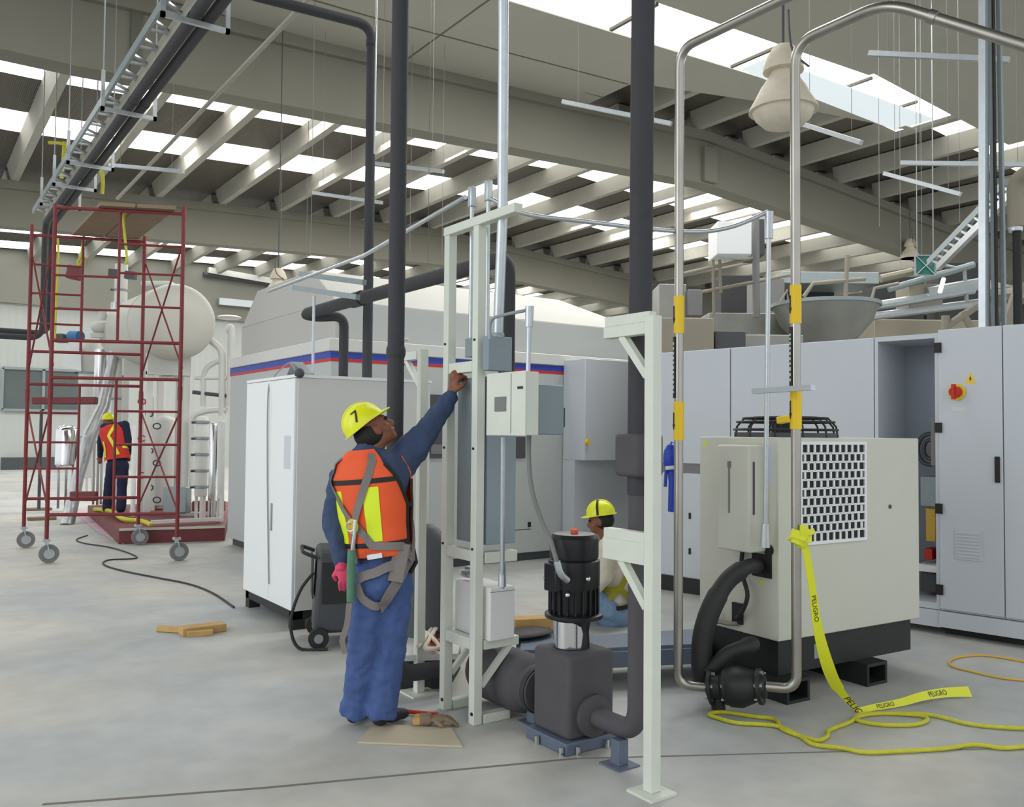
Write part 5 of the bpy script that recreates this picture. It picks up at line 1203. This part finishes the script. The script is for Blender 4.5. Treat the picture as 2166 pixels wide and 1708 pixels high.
class Torso:
    def __init__(s_, P0, P1, f, A=None, B=None, bend=0.0):
        s_.P0 = V(P0); s_.P1 = V(P1); s_.up = (s_.P1-s_.P0).normalized(); s_.f = (V(f)-s_.up*V(f).dot(s_.up)).normalized(); s_.r = s_.f.cross(s_.up).normalized()
        s_.A = A or [(0, .165), (.12, .16), (.3, .155), (.55, .175), (.75, .195), (.88, .185), (.95, .12), (1, .07)]
        s_.B = B or [(0, .125), (.12, .118), (.3, .11), (.55, .122), (.75, .125), (.88, .105), (.95, .075), (1, .06)]; s_.bend = bend
    def tab(s_, T, t):
        for (a, x), (b, y) in zip(T, T[1:]):
            if t <= b: u = (t-a)/(b-a); u = u*u*(3-2*u); return x+(y-x)*max(0, u)
        return T[-1][1]
    def pt(s_, th, t, off=0.0):
        a, b = s_.tab(s_.A, t)+off, s_.tab(s_.B, t)+off; c = s_.P0.lerp(s_.P1, t)-s_.f*s_.bend*math.sin(PI*t)
        e = .85; cs, sn = math.cos(th), math.sin(th); k = (abs(cs)**(2/e)*1+abs(sn)**(2/e))**(-e/2) if True else 1
        return c+s_.r*(a*sn*k)-s_.f*(b*cs*k)
    def nrm(s_, th, t):
        p = s_.pt(th, t); return (p-(s_.P0.lerp(s_.P1, t)-s_.f*s_.bend*math.sin(PI*t))).normalized()
    def loft(s_, m, n=28, k=20, t0=0, t1=1):
        vs = []
        for j in range(k+1):
            for i in range(n): vs.append(s_.pt(2*PI*i/n, t0+(t1-t0)*j/k))
        fs = [(j*n+i, j*n+(i+1) % n, (j+1)*n+(i+1) % n, (j+1)*n+i) for j in range(k) for i in range(n)]
        fs += [tuple(range(n-1, -1, -1)), tuple(range(k*n, (k+1)*n))]; m.add(vs, fs)
    def patch(s_, m, th0, th1, t0, t1, off, th=.006, nu=14, nv=14, edge=None):
        vs = []; fs = []; N = (nu+1)*(nv+1)
        for layer in (off, off+th):
            for j in range(nv+1):
                t = t0+(t1-t0)*j/nv; a, b = edge(t) if edge else (th0, th1)
                for i in range(nu+1): vs.append(s_.pt(a+(b-a)*i/nu, t, layer))
        for j in range(nv):
            for i in range(nu):
                q = j*(nu+1)+i; fs.append((q+N, q+1+N, q+nu+2+N, q+nu+1+N)); fs.append((q, q+nu+1, q+nu+2, q+1))
        for i in range(nu): fs.append((i, i+1, i+1+N, i+N)); q = nv*(nu+1)+i; fs.append((q, q+N, q+1+N, q+1))
        for j in range(nv): q = j*(nu+1); fs.append((q, q+N, q+nu+1+N, q+nu+1)); q += nu; fs.append((q, q+nu+1, q+nu+1+N, q+N))
        m.add(vs, fs)
    def strip(s_, m, pts, w, off, th=.004, seg=10):
        P = []; N = []
        for (a, b) in zip(pts, pts[1:]):
            for k in range(seg): u = k/seg; P.append((a[0]+(b[0]-a[0])*u, a[1]+(b[1]-a[1])*u))
        P.append(pts[-1])
        m.ribbon([s_.pt(a, t, off) for a, t in P], [s_.nrm(a, t) for a, t in P], w, th)
D2 = math.radians
def frame_m(fwd, up):
    fwd = V(fwd).normalized(); up = (V(up)-fwd*V(up).dot(fwd)).normalized(); r = fwd.cross(up)
    return Matrix(((r.x, fwd.x, up.x), (r.y, fwd.y, up.y), (r.z, fwd.z, up.z)))
def head_parts(m, c, fwd, up, k=1.0):
    T = frame_m(fwd, up)
    def L(x, y, z): return V(c)+T @ V((x*k, y*k, z*k))
    m.sph(L(0, -.005, .02), (.076*k, .096*k, .095*k), 20, 14, T); m.sph(L(0, .035, -.045), (.056*k, .058*k, .062*k), 16, 10, T)   # skull, face
    m.sph(L(0, .07, -.09), (.028*k, .025*k, .022*k), 12, 8, T)                                                       # chin
    m.cyl(L(0, .095, .012), L(0, .116, -.032), .009*k, .015*k, 10); m.sph(L(0, .11, -.034), .016*k, 10, 8)          # nose
    m.sph(L(0, .09, -.062), (.025*k, .014*k, .011*k), 12, 8, T)                                                      # lips
    for sx in (-1, 1):
        m.sph(L(sx*.079, -.002, -.012), (.012*k, .022*k, .033*k), 12, 8, T); m.sph(L(sx*.03, .085, .028), (.024*k, .012*k, .01*k), 10, 6, T); m.sph(L(sx*.045, .055, -.03), (.024*k, .03*k, .028*k), 10, 8, T)
    return L, T
def hat_parts(parent, c, fwd, up, mt, k=1.0, num=None, band=False):
    T = frame_m(fwd, up)
    def L(x, y, z): return V(c)+T @ V((x*k, y*k, z*k))
    m = MB(); m.sph(L(0, 0, 0), (.103*k, .122*k, .122*k), 32, 12, T, 0, PI/2*1.0)
    m.sph(L(0, 0, 0), (.097*k, .115*k, .116*k), 32, 12, T, 0, PI/2*1.0)
    m.v += []; h = part('hard_hat', m, mt, parent)
    b = MB(); vs = []; n = 40
    for (ri, z) in ((.985, 0.0), (.985, .006), (1.0, .006), (1.0, 0)):
        for i in range(n):
            a = 2*PI*i/n; fx = math.cos(a); ex = .012 if ri == 1.0 else 0
            peak = max(0, math.cos(a))**2*.035 if ri == 1.0 else 0
            x = math.sin(a)*(.103*ri+ex); y = math.cos(a)*(.122*ri+ex)+peak; vs.append(L(x, y, z-(.012*max(0, fx) if ri == 1.0 else 0)))
    b.add(vs, [(j*n+i, j*n+(i+1) % n, ((j+1) % 4)*n+(i+1) % n, ((j+1) % 4)*n+i) for j in range(4) for i in range(n)])
    part('brim', b, mt, h)
    r = MB(); r.tube([L(0, .117*math.cos(a*PI/12)*1.0, .004+.119*math.sin(a*PI/12)) for a in range(1, 12)], .009*k, 8); part('ridge', r, mt, h)
    if band:
        s2 = MB(); s2.ribbon([L(.106*math.cos(a*PI/14), .01, .127*math.sin(a*PI/14)) for a in range(15)], [T @ V((math.cos(a*PI/14), 0, math.sin(a*PI/14))) for a in range(15)], .018, .003); part('dark_band', s2, M['ink'], h)
    if num:
        vs, fs = textgeo(num, .095)
        out = []
        for v in vs:
            vx = v.x; vy = v.y; lat = num_az-vx/.09; el = .55+vy/.115
            d = V((math.cos(el)*math.sin(lat), math.cos(el)*math.cos(lat), math.sin(el))); out.append(L(d.x*.106, d.y*.125, d.z*.125))
        part('number', MB().add(out, fs), M['ink'], h, smooth=False)
    return h, L, T
num_az = 0
def hair_cap(parent, L0, k=1.0):
    pass
def glove_hand(m, wrist, d, palmn, sc=1.0, curl=1.2):
    """a hand: palm, four unequal fingers curled about the palm normal, thumb from the side"""
    d = V(d).normalized(); pn = (V(palmn)-d*V(palmn).dot(d)).normalized(); sd = d.cross(pn)
    pc = V(wrist)+d*.045*sc
    Tm = Matrix(((sd.x, d.x, pn.x), (sd.y, d.y, pn.y), (sd.z, d.z, pn.z)))
    m.sph(pc, (.04*sc, .052*sc, .019*sc), 14, 10, Tm)
    for k, (off, ln) in enumerate(((-.03, .062), (-.01, .075), (.01, .072), (.029, .058))):
        p = pc+sd*off*sc+d*.04*sc; ang = .25; pts = [p]
        for q in range(3):
            ang += curl*(.55+.1*k)/1.0 if q else curl*.35
            p = p+(d*math.cos(ang)+pn*math.sin(ang))*ln*sc*(.45, .32, .25)[q]; pts.append(p)
        chain(m, pts, [.0098*sc, .0092*sc, .0085*sc, .0075*sc], 8)
    t0 = pc-sd*.034*sc-d*.015*sc+pn*.006
    chain(m, [t0, t0-sd*.02*sc+d*.022*sc+pn*.012*sc, t0-sd*.012*sc+d*.045*sc+pn*.03*sc], [.014*sc, .011*sc, .009*sc], 8)
def boot(m, ank, fwd, k=1.0):
    a = V((ank.x, ank.y, 0)); f = V((fwd[0], fwd[1], 0)).normalized(); z0 = ank.z-.075
    base = V((ank.x, ank.y, z0))
    T = frame_m(f, (0, 0, 1))
    m.sph(base+f*.0+V((0, 0, .05)), (.042, .06, .05), 14, 10, T); m.sph(base+f*.09+V((0, 0, .035)), (.043, .085, .036), 14, 10, T)
    m.sph(base+f*.145+V((0, 0, .03)), (.042, .045, .03), 14, 8, T); m.cyl(base+V((0, 0, .04)), base+V((0, 0, .12)), .045, .048, 14)
def reaching_worker():
    d = 4.72; z0 = lambda: 0
    root = on_z(800, 1538)
    t = thing('person', 'person in navy shirt, jeans, orange vest and yellow hard hat, reaching up to the frame', 'person', root)
    az = math.radians(35+20); f = V((math.sin(az), math.cos(az), 0))
    pel = on_d(805, 1215, 4.74); nk = on_d(778, 950, 4.74)
    TO = Torso(on_d(803, 1195, 4.74), nk+V((0, 0, .01)), f, A=[(0, .17), (.12, .165), (.3, .17), (.55, .185), (.75, .195), (.88, .165), (.95, .11), (1, .07)])
    shL, shR = on_d(722, 1010, 4.74), on_d(842, 985, 4.82)
    elL, wrL = on_d(703, 1100, 4.74), on_d(722, 1185, 4.66)
    elR, wrR = on_d(900, 915, 4.88), on_d(953, 842, 4.97)
    hpL, hpR = on_d(778, 1235, 4.7), on_d(832, 1235, 4.78)
    knL, knR = on_d(768, 1385, 4.68), on_d(822, 1385, 4.72)
    anL, anR = on_d(750, 1505, 4.74), on_d(806, 1508, 4.7); anL.z = .085; anR.z = .085
    hc = on_d(789, 912, 4.76); hup = (on_d(700, 835, 4.70)-on_d(775, 915, 4.74)).normalized(); hup = (V((0, 0, 1))*.74-RT*.62-FW*.1).normalized()
    hf = (RT*.70+V((0, 0, 1))*.62+FW*.42).normalized()
    # body
    m = MB(); L0, T0 = head_parts(m, hc, hf, hup, 1.0)
    cap(m, nk-V((0, 0, .05)), hc-hup*.05, .058, .055)
    cap(m, TO.pt(0, .5, -.06), nk-V((0, 0, .06)), .09, .06); cap(m, shL, elL, .04, .034); cap(m, elL, wrL, .034, .026); cap(m, shR, elR, .04, .036); cap(m, elR, wrR, .036, .027); cap(m, shL, shR, .06, .06)
    cap(m, pel, TO.pt(0, .5, -.06), .09, .09); cap(m, hpL, knL, .06, .045); cap(m, knL, anL, .045, .035); cap(m, hpR, knR, .06, .045); cap(m, knR, anR, .045, .035); cap(m, hpL, hpR, .08, .08)
    hand_to = on_d(966, 790, 5.0)
    cap(m, wrR, wrR.lerp(hand_to, .3), .027, .03)
    glove_hand(m, wrR+(hand_to-wrR).normalized()*.02, hand_to-wrR, (FW*.6+RT*.7), 1.12, 1.35)
    m.sph(wrR.lerp(hand_to, .85), (.04, .036, .042), 14, 10)
    cap(m, wrL, wrL+V((0, 0, -.03)), .026, .026)
    fuse('body', m, M['skin'], t, .0075, 4)
    e = MB(); e.sph(L0(.03, .093, .012), .011, 10, 8); e.sph(L0(-.03, .093, .012), .011, 10, 8); part('eyes', e, M['ink'], t)
    hm = MB(); hm.sph(L0(0, -.028, .0), (.082, .086, .085), 18, 12, T0); fuse('hair', hm, M['hair'], t, .01, 2)
    # glove
    g = MB(); glove_hand(g, wrL+V((0, 0, -.02))+RT*.015, V((0, 0, -1))+RT*.12, -RT*.2+FW*.9, 1.12, .7); g.cyl(wrL, wrL+V((0, 0, -.05)), .032, .034, 14)
    fuse('glove', g, M['pink'], t, .006, 2)
    # trousers
    m = MB(); TO.loft(m, t0=0.0, t1=.14); m.sph(pel+V((0, 0, -.02))-f*.03, (.15, .15, .14), 20, 14)
    cap(m, hpL+V((0, 0, .03)), hpR+V((0, 0, .03)), .115, .115)
    chain(m, [hpL, hpL.lerp(knL, .5), knL, knL.lerp(anL, .6)], [.108, .096, .082, .078]); chain(m, [hpR, hpR.lerp(knR, .5), knR, knR.lerp(anR, .6)], [.112, .1, .086, .082]); m.cyl(knL.lerp(anL, .6), anL+V((0, 0, -.03)), .078, .078, 20); m.cyl(knR.lerp(anR, .6), anR+V((0, 0, -.03)), .082, .082, 20)
    ob, bvT = fuse('jeans', m, M['denim'], t, .01, 5, .035, .07)
    # shirt
    m = MB(); TO.loft(m); cap(m, shL, elL, .064, .06); chain(m, [elL, elL.lerp(wrL, .5), wrL], [.06, .052, .044]); chain(m, [shR, shR.lerp(elR, .5), elR, elR.lerp(wrR, .6), wrR], [.098, .09, .068, .055, .045])
    cap(m, shL+V((0, 0, .0)), nk-V((0, 0, .06)), .06, .05); cap(m, shR+V((0, 0, -.01)), nk-V((0, 0, .07)), .085, .055); cap(m, TO.pt(D2(80), .7, -.08), shR, .1, .09)
    m.lathe([(.075, 0), (.068, .06)], nk-V((0, 0, .035)), (hc-nk).normalized(), 16)
    ob, bvS = fuse('shirt', m, M['shirt'], t, .01, 5, .028, .06)
    m = MB(); boot(m, anL, f); ob, _ = fuse('boot', m, M['boot'], t, .009, 3); m = MB(); boot(m, anR+V((0, 0, 0)), (f+RT*.5)); fuse('boot', m, M['boot'], t, .009, 3)
    # vest: back and front panels
    def eb(tt):
        w = 82 if tt < .55 else (82-(tt-.55)/.3*40 if tt < .85 else 42)
        return (D2(-w-8), D2(w))
    v = MB(); TO.patch(v, 0, 0, .10, .985, .024, .006, 24, 24, eb)
    vb = part('vest', v, M['orange'], t)
    v = MB(); TO.patch(v, D2(112), D2(232), .10, .9, .024, .006, 20, 16); part('vest_front', v, M['orange'], vb)
    v = MB(); TO.strip(v, [(D2(-66), .73), (D2(60), .73)], .026, .030); TO.strip(v, [(D2(-86), .2), (D2(82), .2)], .026, .030)
    TO.strip(v, [(D2(83), .12), (D2(83), .5), (D2(60), .72), (D2(45), .86)], .022, .029); TO.strip(v, [(D2(-90), .12), (D2(-90), .5), (D2(-62), .75)], .022, .029)
    TO.strip(v, [(D2(80), .5), (D2(115), .48)], .022, .026); TO.strip(v, [(D2(112), .12), (D2(112), .7)], .03, .03)
    part('black_trim', v, M['ink'], vb)
    v = MB(); TO.patch(v, D2(7), D2(30), .23, .68, .0295, .003, 4, 8); TO.patch(v, D2(-48), D2(-28), .22, .66, .0295, .003, 4, 8)
    part('reflective_stripe', v, M['lime'], vb, label='lime yellow stripes')
    # harness
    v = MB(); TO.strip(v, [(D2(-45), .93), (D2(-48), .72), (D2(-14), .38)], .038, .034, .005); TO.strip(v, [(D2(30), .95), (D2(16), .75), (D2(-12), .38)], .042, .036, .005)
    TO.strip(v, [(D2(-14), .38), (D2(-18), .2), (D2(-16), .06)], .038, .036, .005); TO.strip(v, [(D2(-8), .36), (D2(14), .2), (D2(62), .17), (D2(88), .03)], .042, .036, .005); TO.strip(v, [(D2(88), .03), (D2(108), .2), (D2(120), .35)], .04, .034, .005)
    hs = part('harness', v, M['strap'], t)
    c = TO.pt(D2(-13), .37, .045); nn = TO.nrm(D2(-13), .37); part('back_plate', MB().cyl(c-nn*.004, c+nn*.006, .04, n=20), M['yellow'], hs)
    part('ring', MB().tube([c+nn*.015+(TO.r*math.cos(a*PI/8)+TO.up*math.sin(a*PI/8))*.024 for a in range(17)], .006, 8), M['galv'], hs)
    def on_b(bv, x, y, off=.01):
        r = ray(x, y).normalized(); h = bv.ray_cast(CAM, r); 
        if h[0] is None: return None
        n = h[1]; n = n if n.dot(r) < 0 else -n
        return h[0]+n*off, n
    def lay(pts, w, name, mt, par, off=.012, th=.005, seg=6):
        P = []; N = []
        for (a, b) in zip(pts, pts[1:]):
            for k in range(seg): u = k/seg; P.append((a[0]+(b[0]-a[0])*u, a[1]+(b[1]-a[1])*u))
        P.append(pts[-1]); Q = []
        for x, y in P:
            hT = on_b(bvT, x, y, off); hS = on_b(bvS, x, y, off)
            c = [h for h in (hT, hS) if h]
            if c: c.sort(key=lambda h: (h[0]-CAM).length); Q.append(c[0]); 
        if len(Q) > 2:
            pp = [q[0] for q in Q]; nn_ = [q[1] for q in Q]
            for _ in range(3):
                pp = [pp[0]]+[(pp[i-1]+pp[i]*2+pp[i+1])/4 for i in range(1, len(pp)-1)]+[pp[-1]]
                nn_ = [nn_[0]]+[(nn_[i-1]+nn_[i]+nn_[i+1]).normalized() for i in range(1, len(nn_)-1)]+[nn_[-1]]
            pp = [p_+n_*.006 for p_, n_ in zip(pp, nn_)]
            return part(name, MB().ribbon(pp, nn_, w, th), mt, par)
    lay([(762, 1224), (800, 1214), (840, 1190), (862, 1160)], .05, 'seat_strap', M['strap'], hs, .02)
    lay([(862, 1165), (845, 1215), (815, 1262), (797, 1285)], .058, 'thigh_strap', M['strap'], hs, .02); lay([(760, 1235), (768, 1262), (790, 1284), (800, 1280)], .042, 'thigh_strap', M['strap'], hs, .02)
    p = on_d(846, 1195, 4.58); part('webbing_pad', MB().bar(on_d(852, 1150, 4.62), on_d(836, 1232, 4.58), .085, .02, up=-FW), M['strap'], hs, .006)
    lay([(752, 1168), (790, 1172), (868, 1160)], .035, 'belt', M['ink'], hs, .014)
    part('folded_paper', MB().bar(on_d(777, 1180, 4.56), on_d(808, 1175, 4.56), .012, .025, up=(0, 0, 1)), M['white'], t)
    ln = part('lanyard_sleeve', MB().tube([on_d(744, 1165, 4.55), on_d(742, 1210, 4.54), on_d(742, 1272, 4.55)], .022, 12), M['greenbag'], t)
    part('lanyard_tail', MB().ribbon([on_d(740, 1275, 4.55), on_d(735, 1320, 4.56), on_d(724, 1355, 4.57), on_d(731, 1382, 4.58)], [-FW]*4, .03, .012), M['strap'], ln)
    part('lanyard_hook', MB().tube([on_d(752, 1100, 4.55), on_d(750, 1130, 4.54), on_d(745, 1168, 4.55)], .01, 8), M['galv'], ln)
    part('side_buckle', MB().tube([on_d(872, 1150, 4.72), on_d(880, 1190, 4.72), on_d(868, 1212, 4.72)], .012, 8), M['ink'], hs)
    global num_az
    # yellow hat, digit on its side
    hat_c = hc+hup*.052-hf*.012
    T = frame_m(hf, hup); view = (CAM-hat_c); loc = T.transposed() @ view; num_az = math.atan2(loc.x, loc.y)+.05
    hat_parts(t, hat_c, hf, hup, M['yhat'], 1.0, '7')
reaching_worker()
def seated_worker():
    root = on_z(1288, 1322)
    t = thing('person', 'person in white shirt, pale jeans and yellow hard hat sitting behind the pump', 'person', root)
    d = 7.3; f = (-RT*.95+FW*.25); f.z = 0; f.normalize()
    pel = on_d(1297, 1285, d); nk = on_d(1289, 1138, d); hc = on_d(1271, 1102, d)
    TO = Torso(pel, nk, f, A=[(0, .15), (.12, .145), (.3, .14), (.55, .155), (.75, .17), (.88, .155), (.95, .1), (1, .06)], bend=.05); hf = (f+V((0, 0, -.12))).normalized(); hup = V((0, 0, 1))
    sh1, sh2 = on_d(1284, 1158, d-.16), on_d(1292, 1158, d+.16); el1, wr1 = on_d(1278, 1225, d-.2), on_d(1240, 1262, d-.14); el2, wr2 = on_d(1278, 1225, d+.2), on_d(1240, 1262, d+.1)
    h1, h2 = on_d(1290, 1290, d-.1), on_d(1294, 1290, d+.1); k1, k2 = on_d(1215, 1240, d-.12), on_d(1212, 1240, d+.14); a1, a2 = on_d(1222, 1335, d-.12), on_d(1220, 1332, d+.14); a1.z = a2.z = .09
    m = MB(); L0, T0 = head_parts(m, hc, hf, hup, .98); cap(m, nk-V((0, 0, .05)), hc-V((0, 0, .05)), .055, .052); cap(m, nk-V((0, 0, .06)), pel, .08, .09)
    for s1, e1, w1 in ((sh1, el1, wr1), (sh2, el2, wr2)): cap(m, nk-V((0, 0, .08)), s1, .05, .045); cap(m, s1, e1, .04, .034); cap(m, e1, w1, .034, .026); glove_hand(m, w1, f, V((0, 0, -1)), 1.0, .8)
    for s1, e1, w1 in ((h1, k1, a1), (h2, k2, a2)): cap(m, pel, s1, .08, .07); cap(m, s1, e1, .06, .048); cap(m, e1, w1, .045, .035)
    fuse('body', m, M['skin'], t, .009, 4)
    e = MB(); e.sph(L0(.03, .09, .012), .011, 10, 8); e.sph(L0(-.03, .09, .012), .011, 10, 8); part('eyes', e, M['ink'], t)
    hm = MB(); hm.sph(L0(0, -.025, .005), (.083, .09, .09), 18, 12, T0); fuse('hair', hm, M['hair'], t, .01, 2)
    m = MB(); TO.loft(m)
    for s1, e1, w1 in ((sh1, el1, wr1), (sh2, el2, wr2)): cap(m, nk-V((0, 0, .07)), s1, .06, .08); cap(m, s1, e1, .078, .062); cap(m, e1, w1, .06, .045)
    m.lathe([(.07, 0), (.06, .05)], nk-V((0, 0, .03)), (0, 0, 1), 14)
    fuse('shirt', m, M['wshirt'], t, .011, 5, .025, .07)
    m = MB(); m.sph(pel-V((0, 0, .06)), (.15, .15, .13), 18, 12)
    for s1, e1, w1 in ((h1, k1, a1), (h2, k2, a2)): cap(m, s1, e1, .1, .08); cap(m, e1, w1, .078, .065)
    fuse('jeans', m, M['jeans'], t, .011, 5, .03, .07)
    for a in (a1, a2):
        m = MB(); boot(m, a, f); fuse('boot', m, M['boot'], t, .01, 3)
    v = MB(); sd = D2(90) if TO.r.dot(-FW) > 0 else D2(-90); k = 1 if sd > 0 else -1
    TO.strip(v, [(sd-k*D2(60), .95), (sd-k*D2(55), .6), (sd-k*D2(20), .32), (sd+k*D2(30), .12)], .045, .02, .005); TO.strip(v, [(sd-k*D2(80), .1), (sd-k*D2(20), .32), (sd+k*D2(60), .3)], .045, .024, .005)
    TO.strip(v, [(sd-k*D2(80), .9), (sd-k*D2(90), .45), (sd-k*D2(75), .1)], .045, .02, .005)
    hs = part('harness', v, M['olive'], t); v = MB(); v.ribbon([TO.pt(sd-k*D2(90)+a*.35, .93, .02) for a in range(-3, 6)], [TO.nrm(sd-k*D2(90)+a*.35, .93) for a in range(-3, 6)], .04, .006); part('collar_strap', v, M['olive'], hs)
    v = MB(); TO.strip(v, [(sd-k*D2(100), .05), (sd+k*D2(60), .05)], .035, .022, .005); part('belt', v, M['ink'], hs)
    hat_parts(t, hc+hup*.048, hf, (hup-f*.03), M['yhat'], 1.0, None, True)
seated_worker()
def bending_worker():
    root = on_z(250, 1085, .19)
    t = thing('person', 'person in red vest and dark trousers bending among the white pipes behind the scaffold', 'person', root)
    d = 14.6; f = (FW*.9-RT*.35); f.z = 0; f.normalize()
    pel = on_d(249, 975, d); nk = on_d(240, 895, d+.1); hc = on_d(229, 893, d+.28)
    TO = Torso(pel, nk, f, bend=.03)
    sh1, sh2 = on_d(222, 905, d), on_d(264, 900, d+.05); el1, wr1 = on_d(213, 935, d+.1), on_d(212, 965, d+.2); el2, wr2 = on_d(272, 935, d), on_d(272, 960, d+.15)
    h1, h2 = on_d(238, 985, d), on_d(260, 985, d); k1, k2 = on_d(230, 1030, d+.05), on_d(258, 1032, d); a1, a2 = on_d(226, 1072, d), on_d(256, 1074, d-.05); a1.z = .28; a2.z = .28
    m = MB(); L0, T0 = head_parts(m, hc, f, V((0, 0, 1))); cap(m, nk-V((0, 0, .06)), hc-V((0, 0, .04)), .055, .05); cap(m, nk-V((0, 0, .08)), pel, .08, .09)
    for s1, e1, w1 in ((sh1, el1, wr1), (sh2, el2, wr2)): cap(m, nk-V((0, 0, .1)), s1, .05, .05); cap(m, s1, e1, .04, .034); cap(m, e1, w1, .034, .026); glove_hand(m, w1, V((0, 0, -1)), f, 1.0, .6)
    for s1, e1, w1 in ((h1, k1, a1), (h2, k2, a2)): cap(m, pel, s1, .08, .07); cap(m, s1, e1, .06, .048); cap(m, e1, w1, .045, .035)
    fuse('body', m, M['skin'], t, .012, 4)
    m = MB(); TO.loft(m)
    for s1, e1, w1 in ((sh1, el1, wr1), (sh2, el2, wr2)): cap(m, nk-V((0, 0, .08)), s1, .07, .08); cap(m, s1, e1, .075, .06); cap(m, e1, w1, .058, .045)
    fuse('shirt', m, M['dnavy'], t, .014, 4)
    m = MB(); m.sph(pel-V((0, 0, .05)), (.15, .14, .13), 18, 12)
    for s1, e1, w1 in ((h1, k1, a1), (h2, k2, a2)): cap(m, s1, e1, .1, .08); cap(m, e1, w1, .078, .075)
    fuse('trousers', m, M['dnavy'], t, .014, 4, .02, .1)
    for a in (a1, a2):
        m = MB(); boot(m, a, f); fuse('boot', m, M['white'], t, .012, 2)
    v = MB(); TO.patch(v, D2(-95), D2(80), .02, .93, .03, .008, 24, 16); vb = part('vest', v, M['redvest'], t)
    v = MB(); TO.strip(v, [(D2(10), .92), (D2(-22), .62), (D2(8), .12)], .05, .042); TO.strip(v, [(D2(-50), .5), (D2(-55), .1)], .04, .042); TO.strip(v, [(D2(30), .3), (D2(85), .28)], .04, .042); part('reflective_stripe', v, M['tape'], vb)
    hat_parts(t, hc+V((0, 0, .04)), f, V((0, 0, 1)), M['yhat'])
bending_worker()

def loose_glove():
    c = on_z(928, 1527, .03); g = MB(); glove_hand(g, c-RT*.05+V((0, 0, .012)), RT+FW*.2, V((0, 0, -1)), 1.1, .5); g.cyl(c-RT*.1+V((0, 0, .01)), c-RT*.04+V((0, 0, .012)), .036, .032, 14)
    tmp = thing('work_glove', 'brown work glove lying on the tan sheet beside the pouch', 'glove', (c.x, c.y, .01))
    fuse('leather', g, M['ply'], tmp, .006, 2)
loose_glove()
